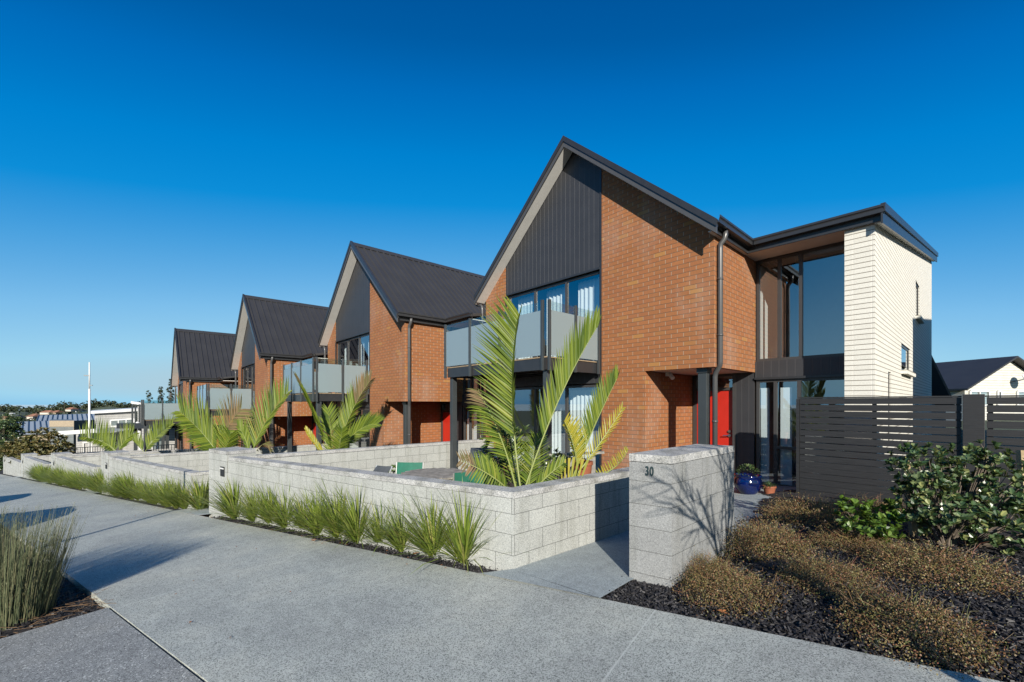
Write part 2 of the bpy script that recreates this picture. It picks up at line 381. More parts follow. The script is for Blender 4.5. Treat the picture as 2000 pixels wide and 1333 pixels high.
# ------------------------------------------------------------------ ground, pavement, path, beds
def sheet(name, r0, r1, n0, n1, dz, mat, dr=2., dn=1., rel=0., thick=0., fz=None):
    mb = MB(); nr = max(1, int(math.ceil((r1-r0)/dr))); nn = max(1, int(math.ceil((n1-n0)/dn)))
    def pt(i, j):
        x, y = xy(r0+(r1-r0)*i/nr, n0+(n1-n0)*j/nn); z = gz(x, y)+dz
        if rel: z += rel*(noise.noise(Vector((x*3, y*3, 0)))*.6+noise.noise(Vector((x*14, y*14, 3)))*.4)
        if fz: z += fz(x, y)
        return (x, y, z)
    g = [[pt(i, j) for j in range(nn+1)] for i in range(nr+1)]
    b = len(mb.v)
    for row in g: mb.v += row
    for i in range(nr):
        for j in range(nn):
            a = i*(nn+1)+j; mb.f.append((a, a+1, a+nn+2, a+nn+1)); mb.m.append(0)
    if thick:
        for j, k in ((0, 1), (nn, 1)):
            for i in range(nr):
                p, q = g[i][j], g[i+1][j]; mb.face([p, q, (q[0], q[1], q[2]-thick), (p[0], p[1], p[2]-thick)])
        for i in (0, nr):
            for j in range(nn):
                p, q = g[i][j], g[i][j+1]; mb.face([p, q, (q[0], q[1], q[2]-thick), (p[0], p[1], p[2]-thick)])
    ob = mb.build(name, mat, smooth=bool(rel))
    # along-street coordinates in the UV map, for joints
    uvl = ob.data.uv_layers[0].data; me = ob.data
    for l in me.loops:
        c = me.vertices[l.vertex_index].co; uvl[l.index].uv = rn(c.x, c.y)
    return tag(ob, kind='structure')
# big terrain sheet
mb = MB()
rs = [-3000, -800, -300, -120, -60, -30, -15, -9, -4, 0, 5, 10, 20, 30, 45, 60, 80, 110, 150, 200, 260, 400, 600, 680]
ns = [-3000, -1000, -400, -150, -60, -30, -12, -4, 0, 3.12, 6, 10.12, 16, 30, 60, 100, 160, 260, 400, 700, 1500, 4000]
def tz(r, n):
    x, y = xy(r, n)
    z = gz(x, y)-.09 if r < 60 else .236-4.32-.09-min(7.5, (r-60)*.05)
    if r >= 60 and n > 3: z -= .03*min(n-3.12, 7)
    return z
idx = {}
for i, r in enumerate(rs):
    for j, n in enumerate(ns):
        x, y = xy(r, n); idx[i, j] = len(mb.v); mb.v.append((x, y, tz(r, n)))
for i in range(len(rs)-1):
    for j in range(len(ns)-1): mb.f.append((idx[i, j], idx[i+1, j], idx[i+1, j+1], idx[i, j+1])); mb.m.append(0)
tag(mb.build('ground', 'hill_ground'), kind='structure')
mb = MB(); a_ = [xy(r_, n_) for r_, n_ in ((650, -4000), (8000, -6000), (8000, 6000), (-200, 6000), (650, 900))]; mb.face([(x_, y_, -11.2) for x_, y_ in a_]); tag(mb.build('sea', 'sea'), kind='structure')
sheet('pavement', -8, 70, 1.0, 3.1, 0, 'paving', 2, 2.1, thick=.07)
sheet('driveway', -8, 5.06, -4.5, .985, -.004, 'driveway_mix', 2, 3, thick=.07)
sheet('verge_bed', 5.07, 11.5, -1.5, .985, -.05, 'mulch', .12, .12, rel=.05)
sheet('verge_lawn', 11.5, 60, -1.5, .985, -.04, 'hill_ground', 2, 1)
sheet('road', -8, 90, -9, -1.6, -.07, 'asphalt', 4, 4)
sheet('front_bed', 1.4, 9.05, 3.1, 3.62, -.035, 'mulch', .05, .05, rel=.035)
sheet('front_bed', 9.95, 50, 3.1, 3.75, -.035, 'mulch', .3, .1, rel=.035)
sheet('garden_soil', 1.2, 60, 3.6, 12, -.06, 'soil', 2, 1)
def mound(x, y):
    r, n = rn(x, y); return .10*max(0, min(1, (n-3.15)/.8))*max(0, min(1, (.9-r)/.7))
sheet('mulch_garden', -5, 1.62, 3.1, 9.2, -.03, 'mulch', .05, .05, rel=.04, fz=mound)
# concrete path from the pavement to the front door
mb = MB()
ed = [(-3.02, -1.98, 2.70), (-3.0, -2.02, 3.3), (-3., -1.98, 4.0), (-3.0, -1.80, 4.8), (-3.0, -1.82, 5.6), (-3.0, -1.9, 6.4), (-3.1, -1.95, 7.4), (-4.6, -1.95, 8.2), (-4.6, -1.6, 8.9), (-4.6, -1.5, 9.72)]
for (a, b, y0), (c, d, y1) in zip(ed, ed[1:]):
    for k in range(6):
        q = [(a+(b-a)*k/6, y0), (a+(b-a)*(k+1)/6, y0), (c+(d-c)*(k+1)/6, y1), (c+(d-c)*k/6, y1)]
        mb.face([(x, y, gz(x, y)+.012) for x, y in q])
mb.face([(*p, gz(*p)+.012) for p in ((-3.17, 2.42), (-2.0, 2.695), (-3.02, 2.70))])
tag(mb.build('entry_path', 'path_concrete'), kind='structure')
mb = MB()
for k in range(1, 5):
    p = [Vector(q)+Vector((ROW.x*k, ROW.y*k)) for q in ((-3.2, 2.40), (-1.9, 2.70), (-1.9, 6), (-3.0, 6))]
    mb.face([(q.x, q.y, gz(q.x, q.y)-.004 if k else 0) for q in p])
tag(mb.build('side_paths', 'path_concrete'), kind='structure')
# bark chips
def chips(name, n, area, mat, label, s=1.):
    mb = MB()
    for _ in range(n):
        x, y, dz = area()
        z = gz(x, y)+dz+random.uniform(-.004, .02)
        a = random.uniform(0, math.pi); L = random.uniform(.006, .022)*s; w_ = random.uniform(.003, .008)*s; h = random.uniform(.0015, .004)*s
        R = Matrix.Rotation(a, 3, 'Z') @ Matrix.Rotation(random.gauss(0, .5), 3, 'Y') @ Matrix.Rotation(random.gauss(0, .6), 3, 'X')
        c = Vector((x, y, z))
        mb.hexa([c+R @ Vector(q) for q in ((-L, -w_, -h), (L*.8, -w_*.6, -h), (L, w_, -h), (-L*.7, w_, -h), (-L, -w_, h), (L*.8, -w_*.6, h), (L, w_, h), (-L*.7, w_, h))])
    return tag(mb.build(name, mat, nofix=True), label, 'bark chips', kind='stuff')
leafmat('chip', [(.006, .006, .008), (.016, .015, .018), (.035, .032, .036), (.010, .009, .011), (.07, .066, .07)], .6, 0.)
def a1():
    r = random.uniform(-1.6, 1.35); n = random.uniform(3.12, 3.12+random.choice((1.2, 3.5))); x, y = xy(r, n); return x, y, mound(x, y)-.02
chips('bark_chips', 16000, a1, 'chip', 'black bark mulch chips covering the garden bed right of the numbered pillar')
def a2():
    r = random.uniform(1.5, 9.0); n = random.uniform(3.12, 3.6); x, y = xy(r, n); return x, y, -.028
chips('bark_chips', 5500, a2, 'chip', 'black bark mulch chips along the foot of the nearest low block wall')
def a3():
    r = random.uniform(5.1, 7.5); n = random.uniform(-.3, .97); x, y = xy(r, n); return x, y, -.045
chips('bark_chips', 2200, a3, 'chip', 'dark bark mulch under the tall reed clump in the verge bed')
mb = MB()
for _ in range(110):
    r = random.uniform(5.08, 6.3); n = min(.96, random.uniform(.2, .95)+random.uniform(0, .3)); x, y = xy(r, n); a = random.gauss(.9, .7); L = random.uniform(.05, .22); z = gz(x, y)+random.uniform(-.03, .0)
    mb.bar((x, y, z), (x+L*math.cos(a), y+L*math.sin(a), z+random.uniform(-.01, .03)), .003, .002)
tag(mb.build('dry_stalks', 'straw', nofix=True), 'brown dry reed stalks lying at the corner of the verge bed', 'dry stalks', kind='stuff')
# ------------------------------------------------------------------ town house
AP = -6.405; SL = .886
under = lambda x: 7.61-SL*abs(x-AP)
XL, XR, YF = -9.69, -3.16, 7.667
def curtain(x0, x1, y, z0, z1, label, amp=.035, wl=.13):
    mb = MB(); n = int((x1-x0)/.015); pts = []
    for i in range(n+1):
        x = x0+(x1-x0)*i/n; a = amp*(.6+.5*noise.noise(Vector((x*3, y, 0))))
        pts.append((x, y+a*math.sin(2*math.pi*x/wl+2*noise.noise(Vector((x*2, 0, 5)))), z0, z1))
    for a, b in zip(pts, pts[1:]): mb.face([(a[0], a[1], z0), (b[0], b[1], z0), (b[0], b[1], z1), (a[0], a[1], z1)])
    o = mb.build('curtain', 'curtain', smooth=True, org=((x0+x1)/2, y, z0)); return tag(o, label, 'curtain', 'curtains behind the house windows')
def window(H, x0, x1, z0, z1, y, mull=(), trans=(), name='window', fw=.055, glassmat='window_glass', recess=.06):
    """frame as a part, its panes as sub-parts (window set into an opening of plane y)"""
    mb = MB(); yy = y+recess; d = .06
    mb.box(x0, x0+fw, yy, yy+d, z0, z1); mb.box(x1-fw, x1, yy, yy+d, z0, z1)
    mb.box(x0+fw, x1-fw, yy, yy+d, z1-fw, z1); mb.box(x0+fw, x1-fw, yy, yy+d, z0, z0+fw)
    for mx in mull: mb.box(mx-fw*.55, mx+fw*.55, yy-.004, yy+d, z0+fw, z1-fw)
    for (a, b, tzz) in trans: mb.box(a, b, yy-.002, yy+d-.004, tzz-fw/2, tzz+fw/2)
    fr = mb.build(name, 'frame', H)
    xs = [x0+fw]+[q for mx in mull for q in (mx-fw*.55, mx+fw*.55)]+[x1-fw]
    for i in range(0, len(xs), 2):
        cut = sorted([q[2] for q in trans if q[0] <= (xs[i]+xs[i+1])/2 <= q[1]]); zz = [z0+fw]
        for c in cut: zz += [c-fw/2, c+fw/2]
        zz.append(z1-fw)
        for j in range(0, len(zz), 2):
            g = MB(); g.face([(xs[i], yy+d*.5, zz[j]), (xs[i+1], yy+d*.5, zz[j]), (xs[i+1], yy+d*.5, zz[j+1]), (xs[i], yy+d*.5, zz[j+1])])
            g.build('pane', glassmat, fr)
    return fr
def make_house(first):
    H = thing('town_house', (AP, YF, 0), 'x', 'house', 'gabled brick town houses in a stepped row')
    # --- red brick walls
    mb = MB(); top = lambda x: under(x)
    WX0, WX1 = -8.82, -5.58
    mb.wall('y', YF, .11, WX1, -4.52, -1.2, 9, (), top, (), None)
    mb.wall('y', YF, .11, -4.52, XR, 2.33, 9, (), top)
    mb.wall('y', YF, .11, XL, WX0, -1.2, 9, (), top)
    mb.wall('x', XR, -.11, YF+.11, 9.85, 2.33, 4.735)
    mb.wall('x', XR, -.11, 9.85, 20.5, -1.2, 4.735)
    mb.wall('x', -4.52, -.11, YF+.11, 9.87, -1.2, 2.33)
    mb.wall('x', XL, .11, YF+.11, 20.5, -1.2, 4.7)
    mb.wall('y', 20.5, -.11, XL+.11, XR-.11, -1.2, 9, (), top, (AP,))
    mb.build('brick_wall', 'red_brick', H)
    # --- dark cladding in the gable and between the floors
    mb = MB()
    mb.wall('y', YF+.015, .08, WX0, WX1, 4.69, 9, (), top, (AP,)); mb.build('gable_cladding', 'dark_cladding', H)
    mb = MB(); mb.wall('y', YF+.02, .08, WX0, WX1, 2.13, 2.55); mb.build('floor_band', 'dark_cladding', H); mb = MB()
    lx1 = -1.56 if first else -1.70
    mb.wall('y', 9.70, .08, XR, lx1, 2.2, 2.55); mb.build('floor_band', 'dark_cladding', H); mb = MB()
    mb.wall('y', 9.70, .08, -3.53, XR-.02, -.05, 2.33)
    mb.build('door_side_panel', 'dark_cladding', H)
    mb = MB()       # slim cover strips at the edges of the glazing bay
    mb.box(WX1-.045, WX1-.002, YF-.012, YF+.02, -.6, under(WX1)-.04); mb.box(WX0+.002, WX0+.045, YF-.012, YF+.02, -.6, 4.64)
    mb.box(WX0+.045, WX1-.045, YF-.02, YF+.018, 4.655, 4.70); mb.box(XR, lx1, 9.66, 9.704, 2.17, 2.215)
    mb.build('cover_strip', 'trim', H)
    # --- soffits
    mb = MB()
    mb.box(-4.50, XR-.02, YF+.13, 9.86, 2.335, 2.36); mb.build('porch_soffit', 'soffit', H)
    # --- windows
    window(H, WX0+.05, WX1-.05, 2.55, 4.65, YF, (-7.72, -6.66))
    window(H, WX0+.05, WX1-.05, -.05, 2.10, YF, (-7.72, -6.66))
    window(H, XR+.02, lx1, 2.55, 4.66, 9.70, (-2.72, -2.35), (), recess=.02)
    window(H, XR+.02, lx1, -.02, 2.17, 9.70, (-2.79, -2.38), ((-2.77, -2.40, .78),), recess=.02)
    # --- front door with fanlight
    mb = MB()
    mb.box(-4.50, -4.42, 9.74, 9.84, -.05, 2.33); mb.box(-3.60, -3.53, 9.68, 9.84, -.05, 2.33); mb.box(-4.42, -3.60, 9.74, 9.84, 1.97, 2.03); mb.box(-4.42, -3.60, 9.74, 9.84, 2.27, 2.33)
    mb.build('door_frame', 'frame', H)
    mb = MB(); mb.face([(-4.42, 9.80, 2.03), (-3.6, 9.80, 2.03), (-3.6, 9.80, 2.27), (-4.42, 9.80, 2.27)]); mb.build('fanlight', 'window_glass', H)
    mb = MB(); mb.box(-4.415, -3.605, 9.77, 9.81, 0, 1.965)
    d = mb.build('door', 'red_paint', H)
    mb = MB()
    for q, w_ in ((1.06, .032), (.97, .034)): mb.tube([(-3.69, 9.77, q), (-3.69, 9.74, q)], w_, 14)
    mb.tube([(-3.69, 9.745, .97), (-3.69, 9.71, .97), (-3.81, 9.705, .965)], .011, 8)
    mb.build('handle', 'chrome', d, smooth=False)
    # --- porch post and light
    mb = MB(); mb.box(-3.51, -3.35, 7.80, 7.96, -.6, 2.24); mb.box(-3.53, -3.33, 7.78, 7.98, 2.24, 2.335); mb.build('porch_post', 'post_paint', H, bevel=.006)
    mb = MB(); mb.box(-4.42, -4.34, 8.3, 8.42, 2.25, 2.335); mb.tube([(-4.34, 8.36, 2.27), (-4.27, 8.33, 2.20)], .045, 10); mb.build('security_light', 'white_paint', H)
    # --- main roof
    mb = MB()
    Y0, Y1 = 7.367, 20.7
    for sg in (-1, 1):
        xe = AP+sg*3.36; f = lambda x: 7.61+.16-SL*abs(x-AP)
        a = Vector((AP, 0, f(AP))); e = Vector((xe, 0, f(xe))); dn = Vector((0, 0, -.07))
        mb.hexa([(a.x, Y0, a.z-.07), (e.x, Y0, e.z-.07), (e.x, Y1, e.z-.07), (a.x, Y1, a.z-.07), (a.x, Y0, a.z), (e.x, Y0, e.z), (e.x, Y1, e.z), (a.x, Y1, a.z)], 'roof_metal')
        y = Y0+.14; nrm = Vector((sg*SL, 0, 1)).normalized()
        while y < Y1:      # standing ribs of the roofing
            for q0, q1 in ((.012, .045),):
                A = Vector((AP+sg*.10, y, f(AP+sg*.10))); E = Vector((xe, y, f(xe))); s2 = Vector((0, .028, 0)); s1 = Vector((0, .014, 0))
                mb.hexa([A-s2, E-s2, E+s2, A+s2, A-s1+nrm*.032, E-s1+nrm*.032, E+s1+nrm*.032, A+s1+nrm*.032], 'roof_metal')
            y += .235
        # ridge cap
        r0 = Vector((AP, 0, f(AP)+.05)); r1 = Vector((AP+sg*.17, 0, f(AP+sg*.17)+.045))
        mb.hexa([(r0.x, Y0-.02, r0.z-.015), (r1.x, Y0-.02, r1.z-.015), (r1.x, Y1, r1.z-.015), (r0.x, Y1, r0.z-.015), (r0.x, Y0-.02, r0.z), (r1.x, Y0-.02, r1.z), (r1.x, Y1, r1.z), (r0.x, Y1, r0.z)], 'roof_metal')
    # low roof over the link, rising to the rear and meeting the big slope in a valley
    gx = -1.06 if first else -1.72
    lz = lambda y: 4.82+.1763*(y-8.98)
    vx = lambda y: AP+(7.77-lz(y))/SL
    ys = [8.98, 12, 15, 18, 21.6] if first else [8.98, 12, 15, 18, 20.6]
    for a, b in zip(ys, ys[1:]):
        mb.hexa([(vx(a), a, lz(a)-.06), (gx, a, lz(a)-.06), (gx, b, lz(b)-.06), (vx(b), b, lz(b)-.06), (vx(a), a, lz(a)), (gx, a, lz(a)), (gx, b, lz(b)), (vx(b), b, lz(b))], 'roof_metal')
    x = gx-.12
    while x > -2.9:
        mb.hexa([(x-.03, 8.97, lz(8.97)), (x+.03, 8.97, lz(8.97)), (x+.03, ys[-1], lz(ys[-1])), (x-.03, ys[-1], lz(ys[-1])), (x-.015, 8.97, lz(8.97)+.03), (x+.015, 8.97, lz(8.97)+.03), (x+.015, ys[-1], lz(ys[-1])+.03), (x-.015, ys[-1], lz(ys[-1])+.03)], 'roof_metal'); x -= .24
    rf = mb.build('roof', None, H)
    # barge boards (upper capping + lower board) and pale raked soffit
    mb = MB(); ms = MB()
    for sg in (-1, 1):
        xe = AP+sg*3.42
        def rk(o0, o1, y0, y1, tgt, m):
            z0 = lambda x, o: 7.61+.16-SL*abs(x-AP)+o
            tgt.hexa([(AP, y0, z0(AP, o0)), (xe, y0, z0(xe, o0)), (xe, y1, z0(xe, o0)), (AP, y1, z0(AP, o0)), (AP, y0, z0(AP, o1)), (xe, y0, z0(xe, o1)), (xe, y1, z0(xe, o1)), (AP, y1, z0(AP, o1))], m)
        rk(-.055, .075, 7.325, 7.40, mb, 'trim'); rk(-.175, -.055, 7.345, 7.372, mb, 'downpipe')
        xe = AP+sg*(3.255 if sg > 0 else 3.42); rk(-.172, -.158, 7.372, YF, ms, 'barge_soffit')
    mb.build('barge_board', None, H, bevel=0); ms.build('barge_soffit', None, H)
    # eaves: fascia, gutter, soffit
    def gutter(mb, a, b, out):
        """quad gutter between a and b (top outer line), out = outward unit vector"""
        a = Vector(a); b = Vector(b); o = Vector(out)
        pr = [(0, 0), (0, -.035), (-.02, -.055), (-.02, -.12), (-.13, -.12), (-.13, .0), (-.118, .0), (-.118, -.108), (-.035, -.108), (-.012, -.04), (-.012, 0)]
        mb.prism([a+o*u+Vector((0, 0, v)) for u, v in pr], b-a)
    mb = MB(); fb = MB(); sf = MB()
    gutter(mb, (-2.93, 7.36, 4.87), (-2.93, 9.03, 4.87), (1, 0, 0)); gutter(mb, (-2.93, 8.90, 4.87), (gx+.03, 8.90, 4.87), (0, -1, 0))
    mb.build('gutter', 'trim', H); mb = MB()
    gutter(mb, (-9.90, 20.6, 4.83), (-9.90, 7.37, 4.83), (-1, 0, 0))
    mb.build('gutter', 'trim', H)
    fb.box(-3.09, -3.065, 7.37, 9.05, 4.645, 4.86); fb.box(-3.065, gx, 9.02, 9.045, 4.645, 4.82); fb.build('fascia', 'trim', H); fb = MB(); fb.box(-9.785, -9.765, 7.38, 20.5, 4.60, 4.80)
    fb.build('fascia', 'trim', H)
    sf.box(XR+.002, -3.092, 7.42, 9.1, 4.655, 4.675); sf.box(XR-.0, lx1, 9.05, 9.70, 4.668, 4.69); sf.build('eaves_soffit', 'soffit', H)
    # downpipes
    mb = MB(); x = -3.10
    mb.tube([(-3.02, 7.80, 4.78), (-3.02, 7.80, 4.66), (-3.03, 7.79, 4.60), (-3.095, 7.78, 4.52), (-3.10, 7.78, 4.44), (-3.10, 7.78, 2.42), (-3.11, 7.79, 2.36), (-3.20, 7.84, 2.24), (-3.22, 7.85, 2.16), (-3.22, 7.85, -.5)], .045, 14)
    for z in (3.9, 2.9, 1.35): mb.tube([((-3.10, 7.78) if z > 2.3 else (-3.22, 7.85))+(z-.018,), ((-3.10, 7.78) if z > 2.3 else (-3.22, 7.85))+(z+.018,)], .052, 14)
    mb.build('downpipe', 'downpipe', H, smooth=True)
    mb = MB(); mb.tube([(-9.96, 7.50, 4.75), (-9.96, 7.50, 4.62), (-9.90, 7.51, 4.57), (-9.80, 7.55, 4.57), (-9.745, 7.56, 4.52), (-9.74, 7.57, 4.42), (-9.74, 7.57, -.6)], .042, 12); mb.build('downpipe', 'downpipe', H, smooth=True)
    # --- interior: floors and light partitions
    mb = MB()
    mb.box(XL+.13, XR-.13, YF+.14, 13.5, 2.38, 2.50, 'interior_floor'); mb.box(XL+.13, XR-.13, YF+.14, 13.5, -.2, -.06, 'interior_floor')
    mb.box(XL+.13, -4.66, 11.4, 11.5, -.06, 2.38, 'interior'); mb.box(XL+.13, -3.35, 10.4, 10.5, 2.5, 4.6, 'interior')
    mb.box(-4.72, -4.64, YF+.14, 11.4, -.06, 2.38, 'interior'); mb.box(-3.14, lx1+.3, 12.5, 12.6, -.1, 5.34, 'interior')
    mb.box(-3.14, -3.10, 9.9, 12.5, -.1, 4.6, 'interior')
    mb.box(-3.14, lx1+.3, 9.86, 12.5, -.2, -.06, 'interior_floor'); mb.box(-3.1, lx1+.3, 9.86, 12.5, 2.3, 2.42, 'interior')
    mb.box(-3.09, -2.935, 9.84, 9.87, -.04, 2.0, 'sunlit_wall_panel'); mb.box(-2.73, -2.53, 9.84, 9.87, -.04, 2.0, 'sunlit_wall_panel')  # white panels added behind the glass to stand for sunlit wall
    mb.box(lx1+.22, lx1+.3, 9.8, 12.5, -.06, 4.6, 'interior')
    mb.build('interior_wall', None, H)
    # --- balcony
    bx0, bx1, by0 = -9.17, -5.62, 5.93
    mb = MB()
    mb.box(bx0+.04, bx1-.03, by0+.04, by0+.085, 2.34, 2.57, 'trim'); mb.box(bx1-.075, bx1-.03, by0+.085, YF-.03, 2.34, 2.57, 'trim'); mb.box(bx0+.04, bx0+.085, by0+.085, YF-.03, 2.34, 2.57, 'trim')
    for k in range(7): x = bx0+.5+k*.45; mb.box(x, x+.045, by0+.09, YF-.03, 2.36, 2.55, 'trim')
    for k in range(14): y = by0+.03+k*.122; mb.box(bx0+.02, bx1-.01, y, y+.115, 2.575, 2.60, 'deck_edge')
    B = mb.build('balcony', None, H)
    def post(x, y, w_=.055, d=.055, z0=2.32, z1=3.70):
        q = MB(); q.box(x-w_/2, x+w_/2, y-d/2, y+d/2, z0, z1); q.build('balcony_post', 'post_paint', B, bevel=.004)
    fx = [bx0, bx0+1.06, bx0+2.16, bx1-.10]; sy = [by0+.06, by0+.85, YF-.10]
    for x in fx: post(x, by0)
    for y in sy: post(bx1+.03, y)
    for x in (bx0,): post(x, YF-.12)
    def panel(a, b):
        a = Vector(a); b = Vector(b); d = (b-a).normalized(); a = a+d*.045; b = b-d*.045; n = Vector((d.y, -d.x, 0))*.006
        for z0, z1, m in ((2.62, 3.50, 'frosted_glass'), (3.502, 3.67, 'clear_glass')):
            q = MB(); q.hexa([a-n+Vector((0, 0, z0)), b-n+Vector((0, 0, z0)), b+n+Vector((0, 0, z0)), a+n+Vector((0, 0, z0)), a-n+Vector((0, 0, z1)), b-n+Vector((0, 0, z1)), b+n+Vector((0, 0, z1)), a+n+Vector((0, 0, z1))])
            q.build('glass_panel', m, B)
    for a, b in zip(fx, fx[1:]): panel((a, by0, 0), (b, by0, 0))
    for a, b in zip(sy, sy[1:]): panel((bx1+.03, a, 0), (bx1+.03, b, 0))
    panel((bx0, by0, 0), (bx0, YF-.12, 0))
    for x in (bx0+.12, bx1-.12):
        q = MB(); q.box(x-.065, x+.065, by0+.10, by0+.23, -.9, 2.335); q.build('support_post', 'post_paint', H, bevel=.005)
    if first:
        # cream brick return wall and fin
        mb = MB()
        tl = lambda y: lz(y)-.085
        holes = [(15.7, 16.75, 4.05, 5.02), (12.6, 14.35, 2.42, 3.02), (10.6, 11.0, .9, 2.28)]
        mb.wall('x', -1.16, -.11, 9.1, 21.3, -.8, 9, holes, tl)
        mb.wall('y', 9.1, .10, -1.56, -1.27, -.8, 4.66)
        mb.wall('x', -1.56, .10, 9.2, 9.78, -.8, 4.66)
        mb.wall('y', 21.3, -.10, -3.1, -1.27, -.8, 6.7)
        mb.build('cream_wall', 'cream_brick', H)
        for (y0, y1, z0, z1) in holes:
            mb = MB(); c = -1.185; f = .05
            mb.box(c-.03, c, y0, y0+f, z0, z1); mb.box(c-.03, c, y1-f, y1, z0, z1); mb.box(c-.03, c, y0+f, y1-f, z0, z0+f); mb.box(c-.03, c, y0+f, y1-f, z1-f, z1)
            w_ = mb.build('side_window', 'frame', H)
            g = MB(); g.face([(c-.015, y0+f, z0+f), (c-.015, y1-f, z0+f), (c-.015, y1-f, z1-f), (c-.015, y0+f, z1-f)]); g.build('pane', 'window_glass', w_)
            if z0 > 2:
                g = MB(); g.box(-1.24, -1.06, y0-.05, y1+.05, z0-.09, z0-.003); g.build('sill', 'cream_brick', w_)
        mb = MB()
        y0, y1 = 8.93, 21.75
        for o0, o1, x0, x1 in ((-.24, -.06, gx-.005, gx+.02), (-.05, .085, gx-.01, gx+.05)):
            mb.hexa([(x0, y0, lz(y0)+o0), (x1, y0, lz(y0)+o0), (x1, y1, lz(y1)+o0), (x0, y1, lz(y1)+o0), (x0, y0, lz(y0)+o1), (x1, y0, lz(y0)+o1), (x1, y1, lz(y1)+o1), (x0, y1, lz(y1)+o1)])
        mb.build('side_fascia', 'trim', H)
        mb = MB(); x0, x1 = -1.157, gx-.007; y0 = 9.05
        mb.hexa([(x0, y0, lz(y0)-.20), (x1, y0, lz(y0)-.20), (x1, y1, lz(y1)-.20), (x0, y1, lz(y1)-.20), (x0, y0, lz(y0)-.185), (x1, y0, lz(y0)-.185), (x1, y1, lz(y1)-.185), (x0, y1, lz(y1)-.185)])
        mb.box(-1.56, gx-.03, 9.05, 9.097, 4.664, 4.68)
        mb.build('side_soffit', 'barge_soffit', H)
    return H
H1 = make_house(True); H1['label'] = 'nearest brick town house with cream brick side wall and wide glazed corner'
H2 = make_house(False); H2['label'] = 'second brick town house from the right, behind the palm with a brown broken tip'
def place(o, v): o.location = Vector(o.location)+v
VEC = {2: ROW.copy(), 3: ROW*2, 4: Vector((-24.5, -5.66, -1.81))}
H3 = copy_tree(H2); H4 = copy_tree(H2)
place(H2, VEC[2]); place(H3, VEC[3]); place(H4, VEC[4])
H3['label'] = 'third brick town house from the right, its balcony glass pale grey'
H4['label'] = 'farthest brick town house, leftmost gable of the stepped row'
curtain(-8.62, -7.86, 7.98, 2.52, 4.60, 'white curtain in the left pane of the nearest upstairs balcony window')
curtain(-7.55, -6.8, 8.0, 2.52, 4.60, 'white curtain in the middle pane of the nearest upstairs balcony window')
curtain(-6.50, -5.72, 7.99, 2.52, 4.60, 'white curtain in the right pane of the nearest upstairs balcony window')
curtain(-6.75, -5.70, 8.0, -.05, 2.0, 'long white curtain in the ground floor window behind the small palm')
curtain(-7.6, -6.95, 8.05, -.05, 2.0, 'grey white curtain in the ground floor window behind the tall palm')
V2 = VEC[2]
o = curtain(-6.45, -5.7, 7.98, 2.52, 4.5, 'flat white blind in the balcony window of the second house', .004); place(o, V2)
o = curtain(-7.35, -6.8, 7.98, 2.52, 4.5, 'narrow white blind in the middle of the second house balcony window', .004); place(o, V2)
o = curtain(-8.7, -8.5, 7.98, 2.52, 4.6, 'thin white curtain at the left edge of the second house balcony window', .02); place(o, V2)
# ------------------------------------------------------------------ low block walls
def run(mb, cp, a, b, th, zt0, zt1, zb, capname='coping'):
    """block wall from a to b (front face line), thickness to the left of the direction"""
    a = Vector((*a, 0)); b = Vector((*b, 0)); d = (b-a).normalized(); n = Vector((-d.y, d.x, 0))*th
    def hx(t, z00, z01, z10, z11, ex=0.):
        q = d*ex; m_ = n.normalized()*ex
        A, B, C, D = a-m_, b-m_, b+n+m_, a+n+m_
        t.hexa([(A.x, A.y, z00), (B.x, B.y, z01), (C.x, C.y, z01), (D.x, D.y, z00), (A.x, A.y, z10), (B.x, B.y, z11), (C.x, C.y, z11), (D.x, D.y, z10)])
    hx(mb, zb, zb-.5, zt0-.065, zt1-.065); hx(cp, zt0-.06, zt1-.06, zt0, zt1, .003)
c0 = Vector((-3.006, 2.717)); rv = Vector((RX, RY))
def garden_wall(label, last=False):
    Wt = thing('garden_wall', (c0.x, c0.y, 0), label, 'wall', 'low grey block garden walls stepping down the street')
    mb = MB(); cp = MB()
    e = c0+rv*6.41
    # runs wound so that the thickness goes inwards
    run(mb, cp, (e.x, e.y), (c0.x, c0.y), .2, .69, .815, -.9)
    run(mb, cp, (c0.x, c0.y+.0), (c0.x, 6.9), .2, .812, .80, -.4)
    mb.build('wall_run', 'block', Wt); cp.build('coping', 'coping', Wt)
    mb = MB(); cp = MB(); run(mb, cp, (-9.30, 1.55), (-9.30, 7.64), .2, .67, .665, -1.)
    mb.build('dividing_wall', 'block', Wt); cp.build('coping', 'coping', Wt)
    mb = MB(); cp = MB(); f = c0+rv*7.22-Vector((NX, NY))*.02; g = c0+rv*6.415-Vector((NX, NY))*.02
    run(mb, cp, (f.x, f.y), (g.x, g.y), .5, .79, .79, -1.); q = mb.build('gate_pillar', 'block', Wt); cp.build('coping', 'coping', Wt)
    mb = MB(); s0 = c0+rv*6.50-Vector((NX, NY))*.035; s1 = c0+rv*6.66-Vector((NX, NY))*.035; nn = Vector((NX, NY))*.03
    mb.hexa([(s1.x, s1.y, .32), (s0.x, s0.y, .32), (s0.x+nn.x, s0.y+nn.y, .32), (s1.x+nn.x, s1.y+nn.y, .32), (s1.x, s1.y, .5), (s0.x, s0.y, .5), (s0.x+nn.x, s0.y+nn.y, .5), (s1.x+nn.x, s1.y+nn.y, .5)], 'trim')
    mb.hexa([(s1.x, s1.y-.008, .455), (s0.x, s0.y-.008, .455), (s0.x, s0.y-.004, .455), (s1.x, s1.y-.004, .455), (s1.x, s1.y-.008, .48), (s0.x, s0.y-.008, .48), (s0.x, s0.y-.004, .48), (s1.x, s1.y-.004, .48)], 'white_paint')
    mb.build('letterbox', None, q)
    return Wt
